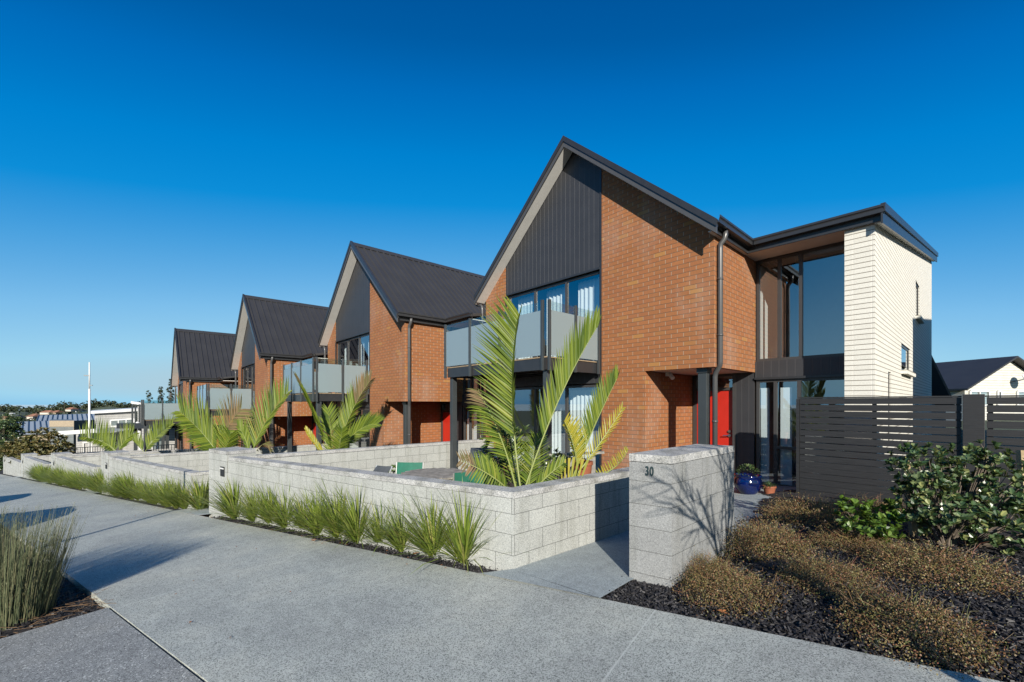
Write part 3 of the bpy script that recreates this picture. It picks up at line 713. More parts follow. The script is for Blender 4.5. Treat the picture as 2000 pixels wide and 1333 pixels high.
gw = garden_wall('nearest low grey block wall, its corner beside the numbered pillar')
gl = ['', 'second low block garden wall, below the glass balcony with pale panels', 'third low block garden wall, in front of the palm with drooping brown leaflets', 'fourth low block garden wall, beneath the white pole', 'farthest low block garden wall, beside the blue post']
for k in range(1, 5):
    c = copy_tree(gw); place(c, ROW*k if k != 3 else VEC[4]); c['label'] = gl[k]
# numbered pillar
p0 = Vector((-1.712, 3.319)); f = p0+rv*.36
NP = thing('number_pillar', (p0.x, p0.y, .1), 'free standing grey block pillar bearing the black number 30', 'pillar')
mb = MB(); cp = MB()
def hx2(t, z0, z1, e=0.):
    q = [(f.x-e, f.y-e), (p0.x+e, p0.y-e), (p0.x+e, 4.646+e), (f.x-e, 4.56+e)]
    t.hexa([(x, y, z0) for x, y in q]+[(x, y, z1) for x, y in q])
hx2(mb, -.3, 1.162); hx2(cp, 1.168, 1.232, .002)
pbod = mb.build('block_body', 'pillar_block', NP)
for pl_ in pbod.data.polygons:
    if pl_.normal.dot(Vector((-NX, -NY, 0))) > .8:
        for li in pl_.loop_indices: u_ = pbod.data.uv_layers[0].data[li].uv; u_.x = .05+(.06 if u_.x > -1.9 else 0)
cp.build('coping', 'coping', NP)
fc = bpy.data.curves.new('house_number', 'FONT'); fc.body = '30'; fc.size = .105; fc.extrude = .004; fc.align_x = 'CENTER'; fc.space_character = 1.12; fc.offset = .0015
fo = bpy.data.objects.new('tmp', fc); COL.objects.link(fo); dg = bpy.context.evaluated_depsgraph_get(); me = bpy.data.meshes.new_from_object(fo.evaluated_get(dg)); bpy.data.objects.remove(fo)
no = bpy.data.objects.new('house_number', me); COL.objects.link(no); me.materials.clear(); me.materials.append(M['number_paint']); no.parent = NP
q = p0+rv*.182-Vector((NX, NY))*.004
no.location = (q.x-p0.x, q.y-p0.y, 1.055-.1); no.rotation_euler = (math.pi/2, 0, math.atan2(-RY, -RX)); no.scale = (.66, 1.08, 1)
# ------------------------------------------------------------------ dark slatted fence
def fence(x0, x1, label, zt=1.76):
    F = thing('slat_fence', (x0, 8.55, 0), label, 'fence', 'dark stained slat fence panels')
    mb = MB(); z = zt-.095; k = 0
    while z > -.1:
        mb.box(x0, x1, 8.55, 8.57, z, z+.093+random.uniform(-.002, .003)); z -= .108 if k < 9 else .0985; k += 1
    mb.build('slat_panel', 'fence_stain', F)
    mb = MB()
    for x in (x0+.01, (x0+x1)/2, x1-.06): mb.box(x, x+.05, 8.572, 8.62, -.2, zt-.02)
    mb.build('batten', 'fence_stain', F)
    mb = MB(); mb.box(x0-.02, x1, 8.54, 8.60, zt+.002, zt+.022); mb.build('top_rail', 'fence_stain', F)
    return F
fence(-2.08, -.17, 'dark horizontal slat fence panel in front of the cream wall')
fence(.06, 3.2, 'dark slat fence panel at the right edge of the photo, beyond the wide post')
mb = MB(); mb.box(-.16, .045, 8.50, 8.60, -.2, 1.80); tag(mb.build('fence_post', 'fence_stain', org=(-.05, 8.55, 0), bevel=.004), 'wide dark timber fence post standing between the two slat panels', 'post')
mb = MB(); mb.box(-2.13, -2.085, 8.53, 8.61, -.2, 1.75); tag(mb.build('fence_post', 'fence_stain', org=(-2.1, 8.57, 0)), 'slim dark post at the left end of the slat fence by the tall window', 'post')
# ------------------------------------------------------------------ plants
def blade(mb, base, d, L, w_, lift, droop, m=None, seg=4, fold=0.):
    """arching ribbon leaf: base point, outward unit direction d (horizontal), length, width"""
    side = Vector((-d.y, d.x, 0)); pts = []
    ang = lift; p = Vector(base)
    for i in range(seg+1):
        k = i/seg; ww = w_*(1-k)**.6*(.6+.8*min(1, k*3)) if i < seg else .0006
        pts.append((p-side*ww/2, p+side*ww/2)); st = L/seg
        p = p+(d*math.cos(ang)+Vector((0, 0, 1))*math.sin(ang))*st; ang -= droop/seg*(1+k)
    b = len(mb.v)
    for a, c in pts: mb.v += [tuple(a), tuple(c)]
    for i in range(seg): mb.f.append((b+2*i, b+2*i+1, b+2*i+3, b+2*i+2)); mb.m.append(mb.mi(m) if m else 0)
def grass_mesh(n, h, seed, spread=1.):
    random.seed(seed); mb = MB()
    for _ in range(n):
        a = random.uniform(0, 2*math.pi); d = Vector((math.cos(a), math.sin(a), 0)); r = random.uniform(0, .07)
        L = h*random.uniform(.55, 1.12); lift = random.uniform(.75, 1.5) if random.random() < .8 else random.uniform(.4, .9)
        blade(mb, d*r, d, L, random.uniform(.013, .022), lift, random.uniform(.1, .75)*spread, None, 4)
    return mb
protos = [grass_mesh(n, h, s).build('grass_clump', 'grass_blade', nofix=True) for n, h, s in ((430, .84, 1), (400, .78, 2), (450, .90, 3), (380, .80, 4))]
random.seed(11)
first_used = [False]*4
def clump(x, y, s, label, group, k=None):
    k = random.randrange(4) if k is None else k
    if first_used[k]: o = protos[k].copy(); COL.objects.link(o)
    else: o = protos[k]; first_used[k] = True
    o.location = (x, y, gz(x, y)-.03); o.rotation_euler = (0, 0, random.uniform(0, 6.28)); o.scale = (s, s, s*random.uniform(.92, 1.08))
    tag(o, label, 'grass clump', group)
    return o
spots = [(2.98, 3.36, .98), (3.45, 3.38, 1.02), (3.95, 3.36, .92), (4.4, 3.42, .9), (4.82, 3.36, 1.05), (5.28, 3.38, 1.12), (5.75, 3.36, 1.05), (6.2, 3.42, 1.1), (6.7, 3.38, 1.05), (7.2, 3.4, .98), (7.75, 3.38, .98), (8.45, 3.36, 1.18)]
for i, (r, n, s) in enumerate(spots):
    x, y = xy(r, n); clump(x, y, s*random.uniform(.82, .98), f'{ORD[i]} spiky green grass clump from the right, below the nearest block wall', 'grass clumps along the nearest wall', (2, 0, 3, 1)[i % 4])
i = 0; r = 10.35
while r < 16.4:
    x, y = xy(r, random.uniform(3.3, 3.45)); clump(x, y, random.uniform(.75, 1.), f'{ORD[i]} grass clump from the right, below the second block wall', 'grass clumps along the second wall'); r += .47; i += 1
i = 0; r = 17.2
while r < 30:
    x, y = xy(r, random.uniform(3.3, 3.45)); clump(x, y, random.uniform(.8, 1.05), 'yellow green grass clump merging with its neighbours below the farther block walls', 'grass clumps along the farther walls'); r += .55
# reed clump on the verge
def reed(x, y, n, h, rad, label, seed):
    random.seed(seed); mb = MB(); z0 = gz(x, y)-.06
    for _ in range(n):
        a = random.uniform(0, 6.283); q = rad*math.sqrt(random.random()); bx, by = x+q*math.cos(a), y+q*math.sin(a)
        le = q/rad*.16+random.gauss(0, .05); d = Vector((math.cos(a), math.sin(a), 0)); L = h*random.uniform(.55, 1.08)
        pts = [Vector((bx, by, z0))]; ang = math.pi/2-le
        for k in range(5): pts.append(pts[-1]+(d*math.cos(ang)+Vector((0, 0, 1))*math.sin(ang))*L/5); ang -= random.uniform(-.02, .07)
        mb.tube(pts, [.0019, .0018, .0016, .0014, .0011, .0006], 3, cap=False)
        if random.random() < .8:
            for k in (2, 3, 4, 5):
                for _j in range(2):
                    c = pts[k]+(pts[k]-pts[k-1])*random.uniform(-.8, 0); e = c+Vector((random.uniform(-1, 1), random.uniform(-1, 1), random.uniform(.4, 1.6)))*.018
                    s = Vector((random.uniform(-1, 1), random.uniform(-1, 1), 0))*.0028; mb.face([c-s, c+s, e])
    return tag(mb.build('reed_clump', 'reed', org=(x, y, z0), nofix=True), label, 'reed clump', 'reed clumps on the street verge')
p = xy(5.75, .42); reed(p[0], p[1], 1250, .90, .33, 'tall grey green reed clump at the left edge of the photo', 21)
p = xy(6.4, .05); reed(p[0], p[1], 700, .98, .36, 'partly cut off reed clump behind the large one at the left edge', 22)
# ground cover mounds
def cover_mesh(seed, n=11000):
    random.seed(seed); mb = MB()
    for _ in range(n):
        a = random.uniform(0, 6.283); q = math.sqrt(random.random()); c = Vector((math.cos(a)*q, math.sin(a)*q, 0))
        hh = (1-q*q)**.6*(.75+.35*noise.noise(c*3+Vector((seed, 0, 0)))); c.z = hh*random.uniform(.15, 1.1)
        c += Vector((random.gauss(0, .13), random.gauss(0, .13), random.gauss(0, .09)))
        s = random.uniform(.009, .017); u = Vector((random.gauss(0, 1), random.gauss(0, 1), random.gauss(0, 1))).normalized()
        v = u.cross(Vector((random.gauss(0, 1), random.gauss(0, 1), random.gauss(0, 1)))).normalized()*s*.8; u = u*s; u.z *= 1.6; v.z *= 1.6
        mb.face([c-u, c+v, c+u, c-v])
    for _ in range(120):
        a = random.uniform(0, 6.283); q = math.sqrt(random.random())*.95; c = Vector((math.cos(a)*q, math.sin(a)*q, (1-q*q)**.6*.7)); pts = [c]
        for k in range(3): pts.append(pts[-1]+Vector((math.cos(a)*.07+random.gauss(0, .06), math.sin(a)*.07+random.gauss(0, .06), random.gauss(.08, .08))))
        mb.tube(pts, [.005, .004, .003, .002], 3, cap=False)
    return mb
cov = [cover_mesh(s).build('ground_cover_shrub', 'brown_leaf', nofix=True) for s in (3, 4)]
cused = [False, False]; random.seed(5)
cl = [(1428, 1168, .35, .24, 'low brown green mound shrub at the foot of the numbered pillar'), (1495, 1088, .42, .33, 'brown mound shrub behind the pillar, beside the bend of the path'),
      (1578, 1028, .46, .33, 'brown mound shrub nearest the fence foot, behind the others'), (1622, 1160, .33, .21, 'small brown mound shrub in the middle of the mulch bed'),
      (1670, 1085, .34, .24, 'brown mound shrub just below the lime green seedling'), (1838, 1148, .44, .28, 'brown mound shrub below the large glossy bush'),
      (1788, 1248, .36, .26, 'frontmost brown mound shrub, close to the pavement edge'), (1385, 1130, .22, .24, 'small green brown tuft pressed against the pillar side'),
      (1700, 1015, .5, .22, 'shaded brown mound shrub against the dark fence')]
for i, (px, py, rad, h, lab) in enumerate(cl):
    k = i % 2
    if cused[k]: o = cov[k].copy(); COL.objects.link(o)
    else: o = cov[k]; cused[k] = True
    g = G(px, py); o.location = (g.x, g.y, g.z+mound(g.x, g.y)-.04); o.scale = (rad, rad, h); o.rotation_euler = (0, 0, random.uniform(0, 6)); tag(o, lab, 'shrub', 'brown ground cover mounds in the bark bed')
# broad leaved bushes
def leaf(mb, c, d, n, L, w_, m=None):
    d = d.normalized(); s = d.cross(n)
    if s.length < .01: s = d.cross(Vector((1, 0, 0)))
    s.normalize(); up = s.cross(d)*.12*L
    a = [c, c+d*L*.35+s*w_*.42+up, c+d*L*.72+s*w_*.5+up, c+d*L, c+d*L*.72-s*w_*.5+up, c+d*L*.35-s*w_*.42+up]
    b = len(mb.v); mb.v += [tuple(q) for q in a]; k = mb.mi(m) if m else 0
    mb.f += [(b, b+1, b+2, b+3), (b, b+3, b+4, b+5)]; mb.m += [k, k]
def bush(name, base, blobs, nros, L, mat, label, cat='shrub', seed=1, stems=True, w_=.55, group=None, per=(6, 11)):
    random.seed(seed); T = thing(name, base, label, cat, group); mb = MB(); st = MB(); base = Vector(base)
    tot = sum(b[3] for b in blobs)
    for (c, rad, hz, wt_) in blobs:
        c = Vector(c)
        for _ in range(int(nros*wt_/tot)):
            u = Vector((random.gauss(0, 1), random.gauss(0, 1), random.gauss(0, 1))).normalized(); q = random.uniform(.45, 1.03)
            p = c+Vector((u.x*rad*q, u.y*rad*q, u.z*hz*q)); up = (u*.6+Vector((0, 0, .75))).normalized()
            for k in range(random.randint(*per)):
                a = k*2.4+random.uniform(-.3, .3); t1 = up.cross(Vector((.3, .5, .1))).normalized(); t2 = up.cross(t1)
                el = random.uniform(.15, 1.1); d = (t1*math.cos(a)+t2*math.sin(a))*math.cos(el)+up*math.sin(el)
                leaf(mb, p+up*(k*.004), d, up, L*random.uniform(.6, 1.1), L*w_)
            if random.random() < .35: st.tube([base.lerp(c, .5)+(p-c)*.2, c.lerp(p, .6), p], [.006, .004, .002], 4, cap=False)
        st.tube([base, base.lerp(c, .5)+Vector((random.gauss(0, .03), random.gauss(0, .03), 0)), c], [.016, .012, .008], 6)
    mb.build('foliage', mat, T, nofix=True); st.build('stem', 'bark', T, nofix=True)
    return T
b0 = G(1850, 1085)
bush('glossy_bush', b0, [(P(1800, 920, 4.05), .27, .26, 1.1), (P(1880, 925, 4.2), .3, .27, 1.2), (P(1955, 960, 4.0), .34, .3, 1.4), (P(1850, 1000, 3.9), .33, .25, 1.3), (P(1960, 1035, 3.8), .33, .24, 1.1), (P(1770, 975, 4.1), .15, .14, .4), (P(1930, 890, 4.1), .16, .13, .35)], 520, .058, 'green_leaf', 'large glossy dark green bush tied to timber stakes at the right edge', seed=31, w_=.6)
b0 = G(1700, 1065)
bush('seedling_bush', b0, [(P(1665, 1005, 4.25), .14, .12, 1), (P(1725, 1010, 4.15), .14, .13, 1), (P(1690, 1040, 4.0), .2, .08, 1.), (P(1745, 1045, 4.05), .13, .07, .5)], 95, .07, 'lime_leaf', 'low lime green broad leaved seedling left of the timber stakes', seed=32, w_=.55)
# timber stakes
for (a, b, lab, ww) in (((1768, 900, 4.5), (1790, 1060, 4.35), 'left pale timber tree stake beside the glossy bush', .06), ((1995, 880, 4.3), (2010, 1050, 4.2), 'right pale timber tree stake at the photo edge', .06)):
    pa, pb = P(*a), P(*b); pb.z = gz(pb.x, pb.y)-.1
    mb = MB(); mb.bar(pa, pb, ww, .045, up=(.74, -.66, 0)); tag(mb.build('timber_stake', 'stake', org=pb), lab, 'stake', 'stakes round the glossy bush')
mb = MB(); mb.bar(P(1768, 958, 4.40), P(1830, 968, 4.3), .10, .02)
tag(mb.build('stake_rail', 'weathered_timber', org=P(1800, 963, 4.4)), 'weathered grey crossboard nailed to the left tree stake', 'board')
mb = MB(); mb.bar(P(1895, 990, 4.28), P(2005, 1000, 4.15), .10, .02)
tag(mb.build('stake_rail', 'weathered_timber', org=P(1950, 995, 4.2)), 'weathered crossboard nailed to the right tree stake at the photo edge', 'board')
# ------------------------------------------------------------------ palms
CR = Vector((.6675, .744, 0)); CF = Vector((-.7446, .668, 0)); CU = Vector((0, 0, 1))
def frond(T, pts, sl, sr, L, nl=34, mat='palm_leaf', start=.16, fwd=.75, wid=.026, drytip=0., rrad=.012, tilt=.15):
    """pts: bezier control points; sl/sr: unit vectors towards which the two leaflet rows spread"""
    pts = [Vector(p) for p in pts]
    def bz(t):
        if len(pts) == 3: a, b, c = pts; return a*(1-t)**2+b*2*t*(1-t)+c*t*t
        a, b, c, d = pts; return a*(1-t)**3+b*3*t*(1-t)**2+c*3*t*t*(1-t)+d*t**3
    if wid >= .05: wid *= .72; nl = int(nl*1.35)
    mb = MB(); n = 14
    mb.tube([bz(i/n) for i in range(n+1)], [rrad*(1-.8*i/n) for i in range(n+1)], 6, 'palm_rachis')
    for i in range(nl):
        k = start+(1-start)*(i/(nl-1)); p = bz(k); tan = (bz(min(1, k+.02))-bz(max(0, k-.02))).normalized()
        env = math.sin(math.pi*(.20+.68*(i/(nl-1))))**.7
        for s in (sl, sr):
            s = Vector(s)
            if s.length < .05: continue
            ll = L*env*random.uniform(.88, 1.08)*s.length; sn = s.normalized()
            fw = fwd*(1+.7*(k**2)); d = (sn+tan*fw+Vector((random.gauss(0, .04), random.gauss(0, .04), random.gauss(0, .04)))).normalized()
            # width direction close to the rachis plane normal twist
            wd = d.cross(tan).normalized(); wd = (wd.cross(d)*1.+wd*random.uniform(-.5, .5)).normalized()
            m = mat if not (drytip and k > 1-drytip) else 'palm_dry'
            q = p; ww = wid*random.uniform(.8, 1.1); b = len(mb.v); seg = 4; dd = d.copy(); fold = d.cross(wd)*ww*.22
            prof = (.55, 1., .9, .55, .03)
            for j in range(seg+1):
                h = wd*ww*prof[j]/2; mb.v += [tuple(q-h), tuple(q+fold*prof[j]), tuple(q+h)]
                q = q+dd*ll/seg; dd = (dd+Vector((0, 0, -.05-tilt*.5*j/seg))*random.uniform(.5, 1.4)).normalized()
            for j in range(seg):
                for e in (0, 1): mb.f.append((b+3*j+e, b+3*j+e+1, b+3*j+e+4, b+3*j+e+3)); mb.m.append(mb.mi(m))
    return mb.build('frond', None, T, nofix=True)
random.seed(41)
def cam(v): return CR*v[0]+CF*v[1]+CU*v[2]
def palm(base, label, fr, trunk=.0):
    T = thing('palm', base, label, 'palm', 'young palms planted behind the low walls')
    mb = MB(); b = Vector(base); mb.tube([b-Vector((0, 0, .1)), b+Vector((0, 0, .12)), b+Vector((0, 0, .3))], [.07, .06, .03], 10); mb.build('trunk', 'bark', T)
    for f in fr: frond(T, *f[0], **f[1])
    return T
# tall palm behind the nearest corner
t0 = 4.95; pb = P(1012, 975, t0); pb.z = gz(pb.x, pb.y)
D = dict
palm(pb, 'tallest young palm, rising in front of the nearest balcony', [
    ((( P(1018, 965, t0), P(985, 740, t0+.1), P(1014, 617, t0-.05)), cam((-1, .1, .1)), cam((.06, -.62, .1)), .62), D(nl=48, start=.26, fwd=.70, wid=.031, tilt=.03)),
    (((P(1022, 965, t0), P(1085, 770, t0+.1), P(1166, 640, t0+.0)), cam((-.75, .1, .45)), cam((-.2, .5, .3)), .62), D(nl=40, start=.3, fwd=1.35, wid=.031, tilt=.02)),
    (((P(1010, 965, t0), P(985, 850, t0+.3), P(935, 765, t0+.5)), cam((-.8, .2, -.25)), cam((.25, .5, -.2)), .42), D(nl=34, start=.3, fwd=.6, wid=.024, drytip=.2, tilt=.5)),
    (((P(1000, 965, t0), P(965, 925, t0-.3), P(900, 900, t0-.2)), cam((.2, .2, .9)), cam((.1, -.1, -.7)), .26), D(nl=22, start=.15, fwd=.5, wid=.026, mat='palm_leaf', drytip=.25)),
    (((P(1030, 965, t0), P(1040, 900, t0+.5), P(1048, 850, t0+.9)), cam((-.7, .1, .3)), cam((.8, 0, .2)), .40), D(nl=26, start=.1, fwd=.7, wid=.026)),
    (((P(1015, 965, t0+.1), P(1005, 900, t0+.6), P(985, 830, t0+1.)), cam((-.8, .1, .2)), cam((.7, 0, .2)), .42), D(nl=26, start=.1, fwd=.7, wid=.026)),
    (((P(1035, 968, t0), P(1065, 930, t0-.1), P(1100, 905, t0)), cam((-.2, .1, .9)), cam((.2, 0, -.6)), .22), D(nl=18, start=.2, fwd=.6, wid=.022)),
    (((P(990, 968, t0), P(960, 940, t0+.3), P(950, 895, t0+.5)), cam((-.6, .1, .3)), cam((.5, 0, .3)), .32), D(nl=20, start=.1, fwd=.7, wid=.026)),
])
t1 = 5.3; pb = P(1125, 950, t1); pb.z = gz(pb.x, pb.y)
palm(pb, 'yellow green palm against the brick wall, just left of the numbered pillar', [
    (((P(1118, 935, t1), P(1160, 830, t1), P(1205, 740, t1-.05)), cam((-.85, .1, .3)), cam((-.1, .8, .1)), .42), D(nl=32, start=.2, fwd=1.25, wid=.028, tilt=.02)),
    (((P(1112, 935, t1), P(1135, 850, t1+.2), P(1105, 830, t1+.3)), cam((.3, .0, .5)), cam((-.3, .2, -.3)), .22), D(nl=16, start=.3, fwd=.6, wid=.02, mat='palm_yellow')),
    (((P(1128, 940, t1), P(1130, 880, t1-.2), P(1103, 825, t1-.3)), cam((.7, .1, .55)), cam((-.15, .3, .1)), .30), D(nl=24, start=.25, fwd=.35, wid=.024, mat='palm_yellow')),
    (((P(1120, 935, t1), P(1165, 880, t1+.2), P(1215, 800, t1+.3)), cam((-.5, .1, .5)), cam((.5, .1, .0)), .30), D(nl=18, start=.3, fwd=.9, wid=.020, mat='palm_yellow')),
    (((P(1150, 935, t1), P(1205, 925, t1-.1), P(1226, 880, t1-.1)), cam((-.55, .1, .5)), cam((.2, .3, 0)), .18), D(nl=16, start=.2, fwd=.4, wid=.022, mat='palm_yellow')),
    (((P(1100, 940, t1), P(1060, 925, t1), P(1020, 935, t1)), cam((0, .1, .8)), cam((0, 0, -.6)), .16), D(nl=14, start=.2, fwd=.6, wid=.02)),
])
p = P(1112, 925, 5.); t = MB()
mb = MB(); 
for k in range(7):
    a = P(1098+k*6, 940, 5.0); e = P(1094+k*9, 893+abs(k-3)*2, 5.0); s = CR*.016; mb.face([a-s*.4, a+s*.4, e+s, e-s])
tag(mb.build('leaf_fan', 'palm_yellow', org=P(1112, 940, 5.)), 'short yellow palm frond stump on the coping, between the two near palms', 'palm frond')
t2 = 11.2; pb = P(655, 935, t2); pb.z = gz(pb.x, pb.y)
palm(pb, 'palm with a broken brown frond tip in front of the second house', [
    (((P(650, 905, t2), P(618, 810, t2), P(580, 738, t2)), cam((-.18, -.5, .5)), cam((.35, -.4, .2)), .62), D(nl=32, start=.25, fwd=1.5, wid=.06, drytip=.15)),
    (((P(650, 905, t2), P(680, 800, t2), P(722, 745, t2)), cam((-.85, .1, .45)), cam((.2, .5, -.1)), .72), D(nl=30, start=.25, fwd=1.1, wid=.06, drytip=.35)),
    (((P(650, 905, t2), P(690, 830, t2-.3), P(735, 828, t2-.3)), cam((-.2, .1, .8)), cam((.3, .1, -.35)), .7), D(nl=30, start=.2, fwd=1.1, wid=.05)),
    (((P(645, 905, t2), P(610, 860, t2), P(597, 838, t2)), cam((.3, .1, .35)), cam((-.2, .1, -.2)), .4), D(nl=18, start=.2, fwd=1., wid=.05, mat='palm_yellow')),
    (((P(650, 905, t2), P(650, 860, t2+.6), P(640, 800, t2+.9)), cam((-.8, 0, .2)), cam((.8, 0, .2)), .7), D(nl=26, start=.1, fwd=.8, wid=.05)),
    (((P(655, 905, t2), P(665, 870, t2-.6), P(668, 840, t2-.8)), cam((-.8, 0, .1)), cam((.8, 0, .1)), .5), D(nl=22, start=.1, fwd=.8, wid=.05)),
])
t3 = 15.5; pb = P(450, 935, t3); pb.z = gz(pb.x, pb.y)
palm(pb, 'broad palm with drooping brown leaflets in front of the third house', [
    (((P(428, 893, t3), P(405, 850, t3), P(352, 805, t3)), cam((.25, .1, .95)), cam((-.5, .1, -.35)), 1.45), D(nl=34, start=.15, fwd=.5, wid=.075)),
    (((P(432, 893, t3), P(430, 840, t3), P(470, 800, t3)), cam((-.6, .1, .8)), cam((.7, .1, -.5)), 1.2), D(nl=28, start=.15, fwd=.5, wid=.07, drytip=.45, tilt=.7)),
    (((P(420, 893, t3), P(380, 850, t3+.5), P(350, 805, t3+.8)), cam((-.5, .1, -.3)), cam((.7, .1, .3)), 1.0), D(nl=26, start=.15, fwd=.7, wid=.065)),
    (((P(430, 893, t3), P(445, 870, t3-.4), P(450, 850, t3-.6)), cam((-.8, .1, .2)), cam((.8, .1, .2)), .9), D(nl=22, start=.1, fwd=.8, wid=.065)),
])
pb = P(492, 930, t3-1.5); pb.z = gz(pb.x, pb.y); t4 = t3-1.5
palm(pb, 'slim palm leaning right in front of the third house, beside the broad palm', [
    (((P(490, 893, t4), P(505, 830, t4), P(562, 768, t4)), cam((-.85, .1, .75)), cam((.35, .1, .2)), 1.0), D(nl=32, start=.15, fwd=.7, wid=.065)),
    (((P(488, 893, t4), P(480, 850, t4), P(465, 835, t4)), cam((.3, .1, .7)), cam((-.3, .1, .0)), .75), D(nl=20, start=.15, fwd=.7, wid=.06)),
    (((P(490, 893, t4), P(520, 850, t4+.3), P(528, 880, t4+.3)), cam((.3, .1, .3)), cam((-.2, .1, -.4)), .5), D(nl=14, start=.2, fwd=.7, wid=.03, mat='palm_dry')),
])
t5 = 20.; pb = P(228, 915, t5); pb.z = gz(pb.x, pb.y)
palm(pb, 'leftmost palm, its frond crossing the white pole', [
    (((P(228, 884, t5), P(210, 860, t5), P(158, 853, t5)), cam((.25, .1, .9)), cam((-.3, .1, -.25)), 1.25), D(nl=30, start=.12, fwd=.25, wid=.07)),
    (((P(230, 884, t5), P(240, 860, t5), P(258, 850, t5)), cam((-.5, .1, .8)), cam((.6, .1, .2)), 1.0), D(nl=20, start=.12, fwd=.5, wid=.07)),
    (((P(225, 884, t5), P(215, 870, t5), P(205, 872, t5)), cam((-.3, .1, .6)), cam((.5, .1, .3)), .8), D(nl=18, start=.12, fwd=.5, wid=.07)),
])
pb = P(285, 915, t5-2); pb.z = gz(pb.x, pb.y); t6 = t5-2
palm(pb, 'palm with one long frond pointing at the farthest brick house', [
    (((P(283, 883, t6), P(295, 860, t6), P(336, 828, t6)), cam((-.6, .1, .7)), cam((.2, .1, -.1)), .9), D(nl=28, start=.12, fwd=.55, wid=.06)),
    (((P(280, 883, t6), P(272, 870, t6), P(262, 862, t6)), cam((.3, .1, .7)), cam((-.4, .1, .2)), .8), D(nl=16, start=.12, fwd=.7, wid=.06)),
])
# shrubs behind the near wall and by the window
def small_bush(px, py, t, rad, L, mat, label, seed, n=40, name='garden_shrub'):
    c = P(px, py, t); b = Vector((c.x, c.y, gz(c.x, c.y)))
    return bush(name, b, [(c, rad, rad*.8, 1)], n, L, mat, label, seed=seed, w_=.35)
small_bush(1085, 905, 5.9, .22, .07, 'green_leaf', 'dark leafy shrub between the two near palms under the picket planter', 51)
small_bush(925, 905, 8.2, .25, .06, 'lime_leaf', 'small light green shrub behind the round table', 52, 30)
small_bush(768, 922, 8.0, .13, .06, 'lime_leaf', 'little green plant between the folded chair and the green chair', 53, 14)
small_bush(988, 870, 5.9, .36, .08, 'green_leaf', 'dark green bush filling the base of the tallest palm', 54, 90)
# ------------------------------------------------------------------ garden furniture
c = P(850, 928, 6.9); tb = thing('round_table', (c.x, c.y, gz(c.x, c.y)), 'round weathered timber table behind the nearest block wall', 'table')
mb = MB(); zt = EYE-135/820*6.9
for k in range(9):
    y0 = -.52+k*.116; y1 = y0+.11; hw = math.sqrt(max(0, .52**2-((y0+y1)/2)**2))+.02
    mb.box(c.x-hw, c.x+hw, c.y+y0, c.y+y1, zt-.03, zt)
mb.build('table_top', 'weathered_timber', tb)
mb = MB(); mb.lathe([(.45, zt-.09), (.5, zt-.09), (.5, zt-.03), (.45, zt-.03), (.45, zt-.09)], (c.x, c.y, 0), 32); mb.build('rim', 'weathered_timber', tb)
for sx, sy in ((1, 1), (1, -1), (-1, 1), (-1, -1)):
    mb = MB(); mb.bar((c.x+sx*.28, c.y+sy*.28, gz(c.x, c.y)-.1), (c.x+sx*.28, c.y+sy*.28, zt-.05), .06, .06); mb.build('leg', 'weathered_timber', tb)
def deck_chair(px, py, t, yaw, mat, label, wd=.5, lean=.15, hb=.42):
    """folding chair; (px,py,t) = centre of the back rest top"""
    cp = P(px, py, t); z0 = gz(cp.x, cp.y); T = thing('folding_chair', (cp.x, cp.y, z0), label, 'chair', 'folding garden chairs round the table')
    R = Matrix.Rotation(yaw, 3, 'Z'); o = Vector((cp.x, cp.y, 0)); top = cp.z; W2 = wd/2
    f = lambda x, y, z: o+R @ Vector((x, y, 0))+Vector((0, 0, z))
    mb = MB(); n = 6
    for i in range(n):
        a = -W2+wd*i/n; b = -W2+wd*(i+1)/n; s0 = .03*math.sin(math.pi*i/n); s1 = .03*math.sin(math.pi*(i+1)/n)
        mb.face([f(a, s0, top-hb*.5), f(b, s1, top-hb*.5), f(b, s1-lean*.3, top), f(a, s0-lean*.3, top)])
    mb.build('backrest', mat, T)
    sz = top-hb-.02
    mb = MB(); mb.face([f(-W2, .02, sz), f(W2, .02, sz), f(W2, .46, sz+.02), f(-W2, .46, sz+.02)]); mb.build('seat', mat, T)
    for sx in (-1, 1):
        mb = MB(); mb.tube([f(sx*W2, -lean*.3, top), f(sx*W2, .03, sz), f(sx*W2, .40, z0)], .014, 8); mb.build('leg', 'alu', T)
        mb = MB(); mb.tube([f(sx*W2, .46, sz+.2), f(sx*W2, .40, sz), f(sx*W2, -.05, z0)], .014, 8); mb.build('leg', 'alu', T)
        mb = MB(); mb.bar(f(sx*W2, -.02, sz+.2), f(sx*W2, .46, sz+.2), .045, .02); mb.build('armrest', 'alu', T)
    return T
deck_chair(799, 904, 7.7, 3.9, 'green_cloth', 'green fabric folding chair on the far side of the round table')
deck_chair(918, 922, 6.3, 1.1, 'green_cloth', 'green fabric folding chair nearest the tall palm, partly hidden by fronds')
deck_chair(738, 913, 7.5, 3.6, 'grey_cloth', 'dark grey folding chair with white edging, left of the green one', .34, .6, .3)
c = P(950, 890, 7.6); g = thing('barbecue', (c.x, c.y, gz(c.x, c.y)), 'dark grey hooded barbecue behind the tallest palm', 'barbecue')
mb = MB(); mb.tube([c+CR*-.28-Vector((0, 0, .06)), c+CR*.28-Vector((0, 0, .06))], .2, 18); mb.build('hood', 'grey_cloth', g, smooth=True)
mb = MB(); mb.box(c.x-.25, c.x+.25, c.y-.2, c.y+.2, gz(c.x, c.y), c.z-.15); mb.build('cabinet', 'grey_cloth', g, bevel=.02)
mb = MB(); mb.tube([c+CR*-.2-CF*.24, c+CR*.2-CF*.24], .012, 8); mb.build('handle', 'chrome', g)
